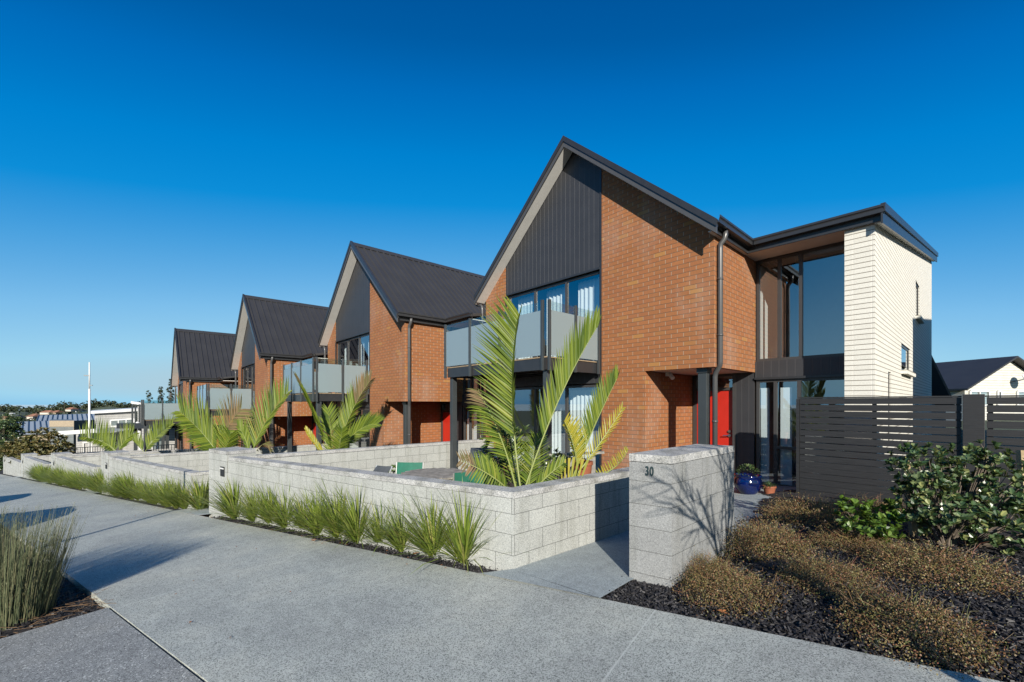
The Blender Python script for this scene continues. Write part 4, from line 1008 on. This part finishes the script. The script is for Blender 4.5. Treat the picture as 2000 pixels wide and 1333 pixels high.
# picket planter under the ground-floor window
T = thing('picket_planter', P(1120, 920, 6.8), 'weathered picket planter box under the ground floor window', 'planter'); T.location.z = -.1; T['_o'] = tuple(T.location)
for k in range(10):
    a = P(1078+k*9, 935, 6.9-.02*k); mb = MB(); mb.bar((a.x, a.y, -.1), (a.x, a.y, EYE-99/820*6.9-random.uniform(0, .05)), .065, .02, up=tuple(CF)); mb.build('picket', 'weathered_timber', T)
mb = MB(); a = P(1070, 889, 6.85); b = P(1180, 884, 6.75); mb.bar(a, b, .09, .035); mb.build('rail', 'weathered_timber', T)
c = P(1138, 905, 6.3); mb = MB(); mb.lathe([(.001, -.5), (.10, -.5), (.14, -.02), (.155, -.02), (.155, .03), (.13, .03), (.12, -.02), (.001, -.04)], c, 24)
tag(mb.build('flower_pot', 'terracotta', org=c, smooth=False), 'round terracotta pot beside the picket planter behind the wall', 'pot')
# blue glazed pot
c = G(1462, 960); c = P(1461, 968, 7.75); c.z = gz(c.x, c.y)+.012
pt = thing('glazed_pot', c, 'large blue glazed pot with a leafy plant beside the front door', 'pot')
mb = MB(); prof = [(.001, 0), (.13, 0), (.145, .02), (.20, .10), (.225, .19), (.215, .26), (.195, .30), (.225, .325), (.225, .35), (.20, .35), (.185, .32), (.001, .31)]
mb.lathe(prof, c, 40)
ob = mb.build('pot_body', 'glaze_blue', pt, smooth=True)
for v in ob.data.vertices:
    a = math.atan2(v.co.y, v.co.x); r = math.hypot(v.co.x, v.co.y)
    if .03 < v.co.z < .28 and r > .1: s = 1+.05*abs(math.sin(a*4)); v.co.x *= s; v.co.y *= s
mb = MB(); random.seed(61)
for _ in range(130):
    u = Vector((random.gauss(0, 1), random.gauss(0, 1), random.gauss(0, .8)+.3)).normalized(); q = c+Vector((0, 0, .40))+Vector((u.x*.15, u.y*.15, u.z*.10))
    leaf(mb, q, u+Vector((0, 0, .3)), Vector((0, 0, 1)), .055, .03)
mb.build('plant', 'green_leaf', pt, nofix=True)
c = P(1503, 972, 7.6); c.z = gz(c.x, c.y)+.012
tp = thing('small_pot', c, 'small terracotta pot with a fern in front of the tall window', 'pot')
mb = MB(); mb.lathe([(.001, 0), (.075, 0), (.10, .12), (.11, .12), (.11, .15), (.09, .15), (.001, .13)], c, 24); mb.build('pot_body', 'terracotta', tp)
mb = MB()
for _ in range(60):
    a = random.uniform(0, 6.28); blade(mb, c+Vector((0, 0, .13)), Vector((math.cos(a), math.sin(a), 0)), random.uniform(.1, .2), .016, random.uniform(.3, 1.3), 1.2)
mb.build('plant', 'green_leaf', tp, nofix=True)
# fallen leaves on the pavement
random.seed(71)
for i, (px, py, lab) in enumerate(((612, 1061, 'curled brown leaf on the pavement joint, by the grass clumps'), (812, 1087, 'brown leaf on the mulch beside the rightmost grass clumps'), (1412, 1205, 'orange brown leaf on the black mulch near the pavement edge'))):
    c = G(px, py)+Vector((0, 0, .03)); mb = MB()
    for k in range(5): a = k*1.25; leaf(mb, c, Vector((math.cos(a), math.sin(a), random.uniform(0, .4))), Vector((0, 0, 1)), .035, .022)
    tag(mb.build('fallen_leaf', 'dry_leaf', org=c), lab, 'leaf', 'fallen brown leaves')
mb = MB(); random.seed(77)
for _ in range(150):
    r = random.uniform(2.2, 12); n = 3.12+random.gauss(0, .05) if random.random() < .6 else random.uniform(1.2, 3.1); n = min(n, 3.3)
    if n < 3.0 and random.random() < .6: continue
    x, y = xy(r, n); c = Vector((x, y, gz(x, y)+(.004 if n < 3.1 else -.012))); a = random.uniform(0, 6.28)
    leaf(mb, c, Vector((math.cos(a), math.sin(a), random.uniform(0, .3))), Vector((0, 0, 1)), random.uniform(.012, .035), random.uniform(.006, .016))
tag(mb.build('leaf_litter', 'dry_leaf', nofix=True), 'scattered brown leaf litter along the edge of the bed and pavement', 'leaf litter', kind='stuff')
# ------------------------------------------------------------------ neighbour house on the right (in frame) and behind
def gable_house(H, p, d, width, depth, zb, ze, zr, wallm, roofm, over=.45, name=None):
    """p = left front corner (viewed from outside), d = unit direction along the gable front, gable facing the viewer"""
    d = Vector((*d, 0)).normalized(); b = Vector((-d.y, d.x, 0))
    if b.dot(CF) < 0: b = -b
    p = Vector((p[0], p[1], 0)); f = lambda u, v, z: p+d*u+b*v+Vector((0, 0, z))
    mb = MB(); w2 = width/2
    mb.prism([f(0, 0, zb), f(width, 0, zb), f(width, 0, ze), f(w2, 0, zr), f(0, 0, ze)], b*depth); mb.build('wall', wallm, H)
    mb = MB(); sl = (zr-ze)/w2
    for sg in (-1, 1):
        e = w2+over; q = lambda k, v, dz: f(w2+sg*k, v, zr-sl*k+dz)
        mb.hexa([q(0, -over, .05), q(e, -over, .05), q(e, depth+over, .05), q(0, depth+over, .05), q(0, -over, .17), q(e, -over, .17), q(e, depth+over, .17), q(0, depth+over, .17)])
    mb.build('roof', roofm, H); return f
H = thing('weatherboard_house', P(1968, 780, 28), 'cream weatherboard house with dark roof and satellite dish beyond the fence', 'house'); H.location.z = -.5; H['_o'] = tuple(H.location)
pl = P(1885, 753, 27.5); pr = P(2051, 753, 28.5); d = (pr-pl); wdt = Vector((d.x, d.y)).length
f = gable_house(H, (pl.x, pl.y), (d.x, d.y), wdt, 9, -1, pl.z-.12, P(1968, 702, 28).z, 'weatherboard_white', 'roof_metal', .5)
for (a, b, z0, z1) in ((.05, .27, 1.55, 2.5), (.37, .41, 1.6, 2.5), (.6, .82, 1.55, 2.5)):
    mb = MB(); u0, u1 = a*wdt, b*wdt; A = f(u0, -.03, z0); B = f(u1, -.03, z0); C = f(u1, -.03, z1); D_ = f(u0, -.03, z1)
    for p_, q_ in ((A, B), (B, C), (C, D_), (D_, A)): mb.bar(p_, q_, .12, .12, up=(CF.x, CF.y, 0))
    if b-a > .1: mb.bar(f((u0+u1)/2, -.03, z0), f((u0+u1)/2, -.03, z1), .07, .1, up=tuple(CF))
    w_ = mb.build('window', 'white_paint', H); g = MB(); g.face([f(u0, -.02, z0), f(u1, -.02, z0), f(u1, -.02, z1), f(u0, -.02, z1)]); g.build('pane', 'window_glass', w_)
mb = MB(); c = f(.56*wdt, -.55, 3.28)
Rd = Matrix.Rotation(-.7, 3, 'X'); prof = [(.001, 0), (.12, .012), (.25, .05), (.36, .11), (.36, .125), (.25, .065), (.12, .025), (.001, .013)]
tmp = MB(); tmp.lathe(prof, (0, 0, 0), 28); ax = (-CF*.85+CU*.45+CR*.35).normalized(); rot = ax.to_track_quat('Z', 'Y').to_matrix()
mb.v = [tuple(c+rot @ Vector(v)) for v in tmp.v]; mb.f = tmp.f; mb.m = tmp.m
SDish = thing('satellite_dish', c, 'grey satellite dish fixed on the cream gable beyond the fence', 'satellite dish'); mb.build('reflector', 'dish', SDish, smooth=True)
mb = MB(); mb.tube([c, c+ax*.1+CU*-.3, c+ax*.5+CR*.05-CU*.1], .02, 6); mb.tube([c+ax*.5-CU*.1, c+ax*.42-CU*.05], .05, 8); mb.tube([c, f(.52*wdt, 0, 3.1)], .03, 6); mb.build('arm', 'trim', SDish)
# gabled unit directly behind the cream wall
H = thing('rear_house', P(1820, 780, 19), 'dark raked roof and pale cladding of a unit directly behind the cream wall', 'house'); H.location.z = -.5; H['_o'] = tuple(H.location)
pl = P(1700, 775, 21); pr = P(1866, 790, 18.5)
mb = MB()
mb.prism([P(1760, 900, 19.6), P(1848, 900, 18.6), P(1848, 775, 18.6), P(1816, 705, 19.0), P(1760, 600, 19.6)], CF*4); mb.build('wall', 'weatherboard_grey', H)
mb = MB(); a = P(1776, 612, 19.); b = P(1866, 796, 18.); n_ = Vector((0, 0, .2)); dp = CF*5-CR*.0
mb.hexa([a, b, b+dp, a+dp, a+n_, b+n_, b+n_+dp, a+n_+dp]); mb.build('roof', 'trim', H)
# neighbour out of frame on the right (throws the shade on the cream wall)
H = thing('neighbour_house', (8, 15, 0), 'cream brick house beyond the right edge of the photo', 'house')
mb = MB(); mb.hexa([(4, 10.8, -1), (11, 10.8, -1), (11, 21, -1), (4, 21, -1), (4, 10.8, 6.5), (11, 10.8, 6.5), (11, 21, 7.82), (4, 21, 7.82)]); mb.build('wall', 'cream_brick', H)
mb = MB(); mb.hexa([(3.99, 10.75, 6.5), (11.3, 10.75, 6.5), (11.3, 21.3, 7.86), (3.99, 21.3, 7.86), (3.99, 10.75, 6.62), (11.3, 10.75, 6.62), (11.3, 21.3, 7.98), (3.99, 21.3, 7.98)]); mb.build('roof', 'roof_metal', H)
# ------------------------------------------------------------------ distance, left
def block_house(name, px0, px1, pyt0, pyt1, t0_, t1_, depth, wallm, roofm, label, rth=.25, over=.5, pyb=900, roofup=0.):
    a = P(px0, pyt0, t0_); b = P(px1, pyt1, t1_); H = thing(name, (a+b)/2, label, 'house'); H.location.z = -4; H['_o'] = tuple(H.location)
    d = Vector((b.x-a.x, b.y-a.y, 0)).normalized(); n = Vector((-d.y, d.x, 0))
    n = Vector((a.x+b.x, a.y+b.y, 0)).normalized()
    z = -6.5; mb = MB(); up = Vector((0, 0, roofup))
    mb.hexa([(a.x, a.y, z), (b.x, b.y, z), (b.x+n.x*depth, b.y+n.y*depth, z), (a.x+n.x*depth, a.y+n.y*depth, z), tuple(a), tuple(b), tuple(b+n*depth+up), tuple(a+n*depth+up)]); mb.build('wall', wallm, H)
    if roofm:
        mb = MB(); e = d*over; m = n*over; t_ = Vector((0, 0, rth)); o = Vector((0, 0, .01)); k = roofup/depth*over
        if roofup:
            q4 = [a-e-m-Vector((0, 0, k)), b+e-m-Vector((0, 0, k)), b+e+n*depth+m+up, a-e+n*depth+m+up]; kk = int((b-a).length/.62)
            for i_ in range(kk+1): mb.bar(q4[0].lerp(q4[1], i_/kk)+Vector((0, 0, .16)), q4[3].lerp(q4[2], i_/kk)+Vector((0, 0, .16)), .07, .12, 'roof_rib')
        q = [a-e-m-Vector((0, 0, k))+o, b+e-m-Vector((0, 0, k))+o, b+e+n*depth+m+up+o, a-e+n*depth+m+up+o]; mb.hexa(q+[x+t_ for x in q], roofm); mb.build('roof', None, H)
    def pt(u, v, off=-.04): return a+(b-a)*u+n*off+Vector((0, 0, -v))
    return H, pt
def far_window(H, pt, u0, u1, v0, v1, nm=2, fm='white_paint', th=.14):
    mb = MB(); cs = [pt(u0, v1), pt(u1, v1), pt(u1, v0), pt(u0, v0)]
    for p_, q_ in zip(cs, cs[1:]+cs[:1]): mb.bar(p_, q_, th, .08, up=tuple(CF))
    for k in range(1, nm): mb.bar(pt(u0+(u1-u0)*k/nm, v0), pt(u0+(u1-u0)*k/nm, v1), th*.7, .07, up=tuple(CF))
    w_ = mb.build('window', fm, H); g = MB(); g.face([pt(u0, v1, -.02), pt(u1, v1, -.02), pt(u1, v0, -.02), pt(u0, v0, -.02)]); g.build('pane', 'window_glass', w_)
H, pt = block_house('weatherboard_house', 184, 262, 809, 803, 42, 40, 9, 'weatherboard_grey', 'white_paint', 'pale grey weatherboard house with mono pitched roof behind the white pole', .25, .9)
far_window(H, pt, .42, 1.0, .75, 1.35, 3, th=.12)
mb = MB(); a = P(143, 845, 39); b = P(216, 840, 38.5); mb.bar(a, b, 2.4, .35); mb.build('porch_roof', 'white_paint', H)
mb = MB(); q0 = P(148, 849, 39.6); q1 = P(212, 846, 39.2); mb.prism([q0, q1, Vector((q1.x, q1.y, -5)), Vector((q0.x, q0.y, -5))], CF*2); mb.build('lower_wall', 'weatherboard_grey', H)
mb = MB()
for px in (162, 178): mb.box(*[v for v in (P(px, 880, 39.4).x-.05, P(px, 880, 39.4).x+.05)], *[v for v in (P(px, 880, 39.4).y-.05, P(px, 880, 39.4).y+.05)], -3.2, P(px, 865, 39.4).z)
mb.bar(P(162, 865, 39.4), P(178, 865, 39.4), .15, .12); mb.build('window_trim', 'white_paint', H)
H, pt = block_house('balcony_house', 268, 352, 789, 806, 30.5, 29, 8, 'weatherboard_grey', 'white_paint', 'grey weatherboard house with a glass balcony left of the farthest brick house', .18, .7)
far_window(H, pt, .35, .62, 2.1, 4.1, 2, 'white_paint')
mb = MB(); a = P(258, 831, 28.5); b = P(345, 831, 27.2); mb.bar(a, b, 1.8, .35, 'trim'); 
for px in (258, 264, 272, 309, 343): p_ = P(px, 790, 27.9); mb.box(p_.x-.05, p_.x+.05, p_.y-.05, p_.y+.05, EYE-1.4, P(px, 790 if px < 300 else 799, 27.9).z, 'post_paint')
for px in (264, 318, 326): p_ = P(px, 830, 27.9); mb.box(p_.x-.09, p_.x+.09, p_.y-.09, p_.y+.09, -5, EYE-1.5, 'post_paint')
BB = mb.build('balcony', None, H)
mb = MB()
for x0_, x1_ in ((286, 308), (311, 342)): mb.prism([P(x0_, 800, 27.8), P(x1_, 800, 27.5), P(x1_, 827, 27.5), P(x0_, 827, 27.8)], CF*.02)
mb.build('glass_panel', 'frosted_glass', BB)
mb = MB(); mb.tube([P(267, 826, 27.6), P(272, 829, 27.6), P(274, 880, 27.6)], .1, 10); mb.build('downpipe', 'white_paint', H)
mb = MB(); a = P(343, 838, 26.8); mb.prism([P(341, 836, 27.3), P(351, 836, 27), P(351, 890, 27), P(341, 890, 27.3)], CF*.1); mb.build('door', 'trim', H)
H, pt = block_house('block_tower', 96, 143, 822, 822, 52, 52, 4, 'tile_grey', None, 'square grey concrete block with a pale top band among the far houses', depth and 0 if False else .2) if False else block_house('block_building', 96, 143, 822, 822, 52, 52, 6, 'tile_grey', None, 'square grey tiled building with a pale top band among the far houses')
mb = MB(); mb.prism([pt(-.01, 0, -.08), pt(1.01, 0, -.08), pt(1.01, .75, -.08), pt(-.01, .75, -.08)], CF*.06); mb.build('top_band', 'tan_wall', H)
mb = MB(); mb.prism([P(143.5, 822, 52), P(155, 824, 54), P(155, 900, 54), P(143.5, 900, 52)], CF*3); mb.build('side_wall', 'trim', H)
H, pt = block_house('metal_roof_house', 78, 182, 832, 828, 62, 62, 11, 'tan_wall', 'rib_roof_grey', 'tan house with a blue grey ribbed metal roof behind the block building', .1, .8, roofup=1.2)
H, pt = block_house('metal_roof_house', 28, 92, 848, 846, 56, 56, 10, 'tan_wall', 'rib_roof_grey', 'lower house with ribbed metal roof left of the block building, behind the hedge', .1, .8, roofup=1.2)
far_window(H, pt, .1, .5, .5, 1.3, 2)
# white pole
b = P(174, 885, 33); T = thing('light_pole', (b.x, b.y, -3), 'tall white pole with a small bracket lamp rising above the far houses', 'pole')
mb = MB(); tp_ = P(174, 708, 33); mb.tube([(b.x, b.y, -3.2), (b.x, b.y, P(174, 760, 33).z)], .068, 12); mb.tube([(b.x, b.y, P(174, 760, 33).z), tp_], .045, 12); mb.build('pole', 'white_paint', T, smooth=True)
mb = MB(); a = P(174, 734, 33); mb.bar(a, a-CR*.38, .14, .08); mb.build('lamp', 'alu', T)
mb = MB(); a = P(174, 753, 33); mb.bar(a, a+CR*.25, .06, .06); mb.build('bracket', 'alu', T)
# black railing in the distance
T = thing('metal_railing', P(240, 885, 24), 'thin black metal railing behind the far garden walls', 'railing')
mb = MB()
for a_, b_ in (((128, 876, 27), (205, 872, 26)), ((285, 872, 23), (345, 868, 22))):
    A, B = P(*a_), P(*b_); mb.bar(A, B, .04, .04); n_ = int((B-A).length/.22)
    for k in range(n_+1): q = A.lerp(B, k/n_); mb.tube([q, (q.x, q.y, q.z-1.)], .012, 4)
mb.build('rails', 'trim', T)
# hedge and dark tree at the left edge
pb = P(80, 905, 27); pb.z = gz(pb.x, pb.y)
bush('hedge_bush', pb, [(P(50, 880, 27), 1.0, .8, 1), (P(85, 868, 27), 1.05, .95, 1.4), (P(75, 890, 26), 1.2, .8, 1), (P(115, 883, 27), .8, .6, .7), (P(30, 880, 27), .7, .6, .6)], 760, .21, 'hedge_leaf', 'yellow brown broad leaved hedge above the farthest low wall', 'hedge', seed=81, w_=.45)
pb = P(-5, 900, 30); pb.z = gz(pb.x, pb.y)
bush('street_tree', pb, [(P(0, 850, 30), 1.1, 1.0, 1), (P(10, 830, 31), .9, .7, 1), (P(-10, 885, 29), 1.1, .9, 1), (P(22, 845, 31), .6, .5, .5), (P(8, 900, 29), .8, .8, .8)], 700, .2, 'green_leaf', 'dark green tree cut off by the left photo edge', 'tree', seed=82, w_=.4)
for i, (px, py, t_, h, lab) in enumerate(((291, 800, 36, 1.9, 'thin sapling rising behind the grey balcony, leftmost of three'), (315, 798, 35, 2., 'middle sapling rising behind the grey balcony'), (330, 798, 34, 2.4, 'densest sapling behind the grey balcony, touching the farthest brick house'))):
    c = P(px, py, t_); b = Vector((c.x, c.y, gz(c.x, c.y))); bl = [(c+Vector((random.gauss(0, .06), random.gauss(0, .06), k*h/4.2-.9)), .46*(1-k/7), .36, 1-k/8) for k in range(6)]
    bush('sapling', b, bl, 110+60*i, .13, 'far_leaf', lab, 'tree', seed=90+i, w_=.5)
mb = MB(); a = P(21, 885, 29); mb.box(a.x-.09, a.x+.09, a.y-.06, a.y+.06, -3.3, a.z); tag(mb.build('sign_post', 'blue_plastic', org=a), 'small blue post beside the farthest low wall', 'post')
# wooded hills
mb = MB(); prof = []
def ridge(px):
    k = [(-300, 796), (0, 800), (40, 799), (62, 805), (100, 802), (115, 795), (140, 795), (150, 797), (170, 793), (215, 789), (250, 794), (320, 796), (420, 790), (2300, 800)]
    for (a, ya), (b, yb) in zip(k, k[1:]):
        if a <= px <= b: return ya+(yb-ya)*(px-a)/(b-a)
    return 803
px = -300; row0 = []
while px < 700:
    y = ridge(px)+4*noise.noise(Vector((px*.03, 0, 0)))
    row0.append((P(px, 826, 210), P(px, (y+822)/2+2, 300), P(px, y+3, 400), P(px, y+16, 560))); px += 12
for a, b in zip(row0, row0[1:]):
    for k in range(3): mb.face([a[k], b[k], b[k+1], a[k+1]])
tag(mb.build('hills', 'hill_ground', smooth=True), kind='structure')
random.seed(101)
mb = MB()
def far_tree(mb, c, r, n=110, m=None):
    sub = [(c+Vector((random.gauss(0, r*.5), random.gauss(0, r*.5), random.uniform(-.2, .5)*r)), r*random.uniform(.35, .65)) for _ in range(6)]
    for _ in range(n):
        q, rr = random.choice(sub); u = Vector((random.gauss(0, 1), random.gauss(0, 1), random.gauss(0, 1))).normalized(); p_ = q+u*rr
        s = r*random.uniform(.09, .17); a = (u+Vector((random.gauss(0, .5), random.gauss(0, .5), random.gauss(0, .5)))).normalized(); e = a.cross(Vector((0, 0, 1))+u*.1).normalized()*s; g_ = a.cross(e).normalized()*s
        mb.face([p_-e, p_-g_, p_+e, p_+g_], m)
for _ in range(420):
    px = random.uniform(-60, 420); k = random.random(); y = ridge(px); t_ = 150+250*k; py = 834+(y-826)*k**.8+random.uniform(-2, 3)
    far_tree(mb, P(px, py+2, t_), random.uniform(2.0, 3.8)*(t_/260), 110)
px = -40
while px < 300:
    far_tree(mb, P(px, ridge(px)+random.uniform(-1, 4), 385), random.uniform(3.2, 6.), 170); px += random.uniform(4, 9)
tag(mb.build('woodland', 'far_leaf', nofix=True), 'wooded suburban slope on the left skyline', 'woodland', kind='stuff')
for i, (px, py, w_, h, wm, rm, lab) in enumerate(((86, 806, 18, 4, 'pale_wall', 'rust_roof', 'pale house with a red tiled roof on the skyline, right of the far palm'), (104, 806, 9, 5, 'tan_wall', 'rust_roof', 'small tan house among trees just left of the pine on the skyline'), (132, 800, 11, 4, 'pale_wall', 'rust_roof', 'orange roofed house right beneath the skyline pine'), (3, 818, 14, 6, 'tan_wall', 'rust_roof', 'orange brown house at the left edge among far trees'), (57, 814, 12, 5, 'pale_wall', 'rust_roof', 'pale house with tan roof in the middle of the far slope'), (14, 811, 9, 3, 'white_paint', 'white_paint', 'small white house near the left edge of the far slope'), (24, 817, 7, 3, 'white_paint', 'roof_metal', 'white cottage with dark roof on the far slope'), (61, 818, 7, 3, 'white_paint', 'roof_metal', 'lowest white cottage on the far slope, above the metal roof'), (150, 803, 7, 3, 'white_paint', 'roof_metal', 'white house on the far slope beside the white pole'), (160, 814, 7, 3, 'white_paint', 'rust_roof', 'white house with rusty roof above the ribbed metal roofs'))):
    t_ = 250 if py > 812 else 330; k = t_/820; a = P(px-w_/2, py, t_); b = P(px+w_/2, py+.3, t_)
    H = thing('far_house', (a+b)/2, lab, 'house', 'small houses on the far slope'); d = Vector((b.x-a.x, b.y-a.y, 0)); L_ = d.length; d.normalize(); n = CF
    mb = MB(); z1 = a.z; z0 = z1-h*k; A = Vector((a.x, a.y, 0)); f = lambda u, v, z: A+d*u+n*v+Vector((0, 0, z))
    mb.hexa([f(0, 0, z0), f(L_, 0, z0), f(L_, 6, z0), f(0, 6, z0), f(0, 0, z1), f(L_, 0, z1), f(L_, 6, z1), f(0, 6, z1)]); mb.build('wall', wm, H)
    mb = MB(); rz = z1+1.6; mb.face([f(-.4, -.4, z1), f(L_+.4, -.4, z1), f(L_*.85, 3, rz), f(L_*.15, 3, rz)]); mb.face([f(-.4, 6.4, z1), f(L_+.4, 6.4, z1), f(L_*.85, 3, rz), f(L_*.15, 3, rz)]); mb.face([f(-.4, -.4, z1), f(-.4, 6.4, z1), f(L_*.15, 3, rz)]); mb.face([f(L_+.4, -.4, z1), f(L_+.4, 6.4, z1), f(L_*.85, 3, rz)]); mb.build('roof', rm, H)
# skyline pine and skyline palm
c = P(125, 804, 320); T = thing('pine_tree', c-Vector((0, 0, 6)), 'tall tapering pine standing out on the left skyline', 'tree')
mb = MB(); mb.tube([c-Vector((0, 0, 6)), P(125, 782, 320)], [.4, .08], 6); mb.build('trunk', 'bark', T)
mb = MB()
for k in range(11):
    z = c.z+k*.78; R_ = 2.3*(1-k/11.5)
    for j in range(9):
        a = j*.7+k; e = Vector((math.cos(a), math.sin(a), 0)); s = Vector((-e.y, e.x, 0))*.3; o_ = Vector((c.x, c.y, z)); mb.face([o_-s, o_+s, o_+e*R_+Vector((0, 0, .25))+s*.6, o_+e*R_+Vector((0, 0, .25))-s*.6])
mb.build('crown', 'far_leaf', T, nofix=True)
c = P(70, 806, 300); T = thing('round_tree', c-Vector((0, 0, 3)), 'round headed tree on a bare trunk on the skyline, left of the red roofed house', 'tree')
mb = MB(); mb.tube([c-Vector((0, 0, 3)), c+Vector((0, 0, 1))], .3, 6); mb.build('trunk', 'bark', T); mb = MB(); far_tree(mb, c+Vector((-.3, 0, 1.)), 1.5, 160); mb.build('crown', 'far_leaf', T, nofix=True)
# ------------------------------------------------------------------ out of frame, throwing shadows into it
def car(r, n, label):
    x, y = xy(r, n); z = gz(x, y)-.07; T = thing('parked_car', (x, y, z), label, 'car', 'cars parked along the kerb outside the photo')
    f = lambda u, v, h: Vector((x+RX*u+NX*v, y+RY*u+NY*v, z+h))
    side = [(-2.15, .3), (-2.2, .62), (-2.05, .86), (-1.3, .95), (-.6, 1.38), (.0, 1.46), (.9, 1.44), (1.7, 1.0), (2.1, .92), (2.15, .35)]
    mb = MB(); mb.prism([f(u, -.82, h) for u, h in side], Vector((NX, NY, 0))*1.64); mb.build('body', 'car_paint', T, bevel=.06)
    for u in (-1.35, 1.35):
        for v in (-.84, .66):
            mb = MB(); mb.tube([f(u, v, .31), f(u, v+.2, .31)], .31, 20); mb.build('wheel', 'rubber', T)
    for v in (-.825, .822):
        mb = MB(); mb.face([f(-1.15, v, .97), f(1.45, v, 1.0), f(.85, v, 1.37), (f(-.5, v, 1.34))]); mb.build('side_window', 'window_glass', T)
car(11.3, -1.15+.0-.45, 'grey car parked at the kerb, just outside the left edge of the photo')
car(17.6, -1.6, 'second grey car parked farther down the kerb outside the photo')
p_ = Vector((-7.1, -2.66)); mb = MB(); mb.tube([(p_.x, p_.y, gz(p_.x, p_.y)-.1), (p_.x, p_.y, gz(p_.x, p_.y)+3.4)], .035, 10); tag(mb.build('kerb_pole', 'alu', org=(p_.x, p_.y, 0)), 'slim metal pole at the kerb outside the left edge of the photo', 'pole')
# bare young street tree behind the camera
random.seed(123)
bt = Vector((1.25, 2.05, gz(1.25, 2.05))); T = thing('bare_tree', bt, 'bare branched young street tree just behind the viewpoint', 'tree')
mb = MB(); br = MB()
def branch(p, d, L, r, lv, mb_):
    pts = [p]; rr = [r]
    for k in range(4): d = (d+Vector((random.gauss(0, .12), random.gauss(0, .12), random.gauss(0, .08)))).normalized(); pts.append(pts[-1]+d*L/4); rr.append(r*(1-.12*(k+1)))
    mb_.tube(pts, rr, 6, cap=False)
    if lv > 0:
        for _ in range(3 if lv > 1 else 4): q = pts[random.randint(1, 4)]; e = (d+Vector((random.gauss(0, .6), random.gauss(0, .6), random.gauss(.1, .4)))).normalized(); branch(q, e, L*random.uniform(.55, .75), r*.62, lv-1, br)
mb.tube([bt, bt+Vector((.02, 0, .7)), bt+Vector((-.02, .03, 1.35))], [.055, .05, .045], 8)
LT = Vector((.628, .778, 0))
for a_, L_ in ((-.85, .95), (-.5, 1.05), (-.2, 1.1), (.02, 1.0), (.2, .8)): branch(bt+Vector((-.02, .03, 1.0+.3*random.random())), (LT*a_+Vector((0, 0, 1))).normalized(), L_, .022, 3, br)
mb.build('trunk', 'bark', T); br.build('branches', 'bark', T, nofix=True)
for m_ in bpy.data.materials:            # real-world reflectances for the brighter exposure
    nt = m_.node_tree
    for nd in list(nt.nodes):
        if nd.type in ('BSDF_PRINCIPLED', 'BSDF_DIFFUSE', 'BSDF_TRANSLUCENT'):
            i_ = nd.inputs[0]; mx_ = nt.nodes.new('ShaderNodeMix'); mx_.data_type = 'RGBA'; mx_.blend_type = 'MULTIPLY'; mx_.inputs[0].default_value = 1.; mx_.inputs[7].default_value = (.68, .68, .68, 1)
            if i_.is_linked: nt.links.new(i_.links[0].from_socket, mx_.inputs[6])
            else: mx_.inputs[6].default_value = i_.default_value
            nt.links.new(mx_.outputs[2], i_)
for o in bpy.data.objects:
    if '_o' in o: del o['_o']
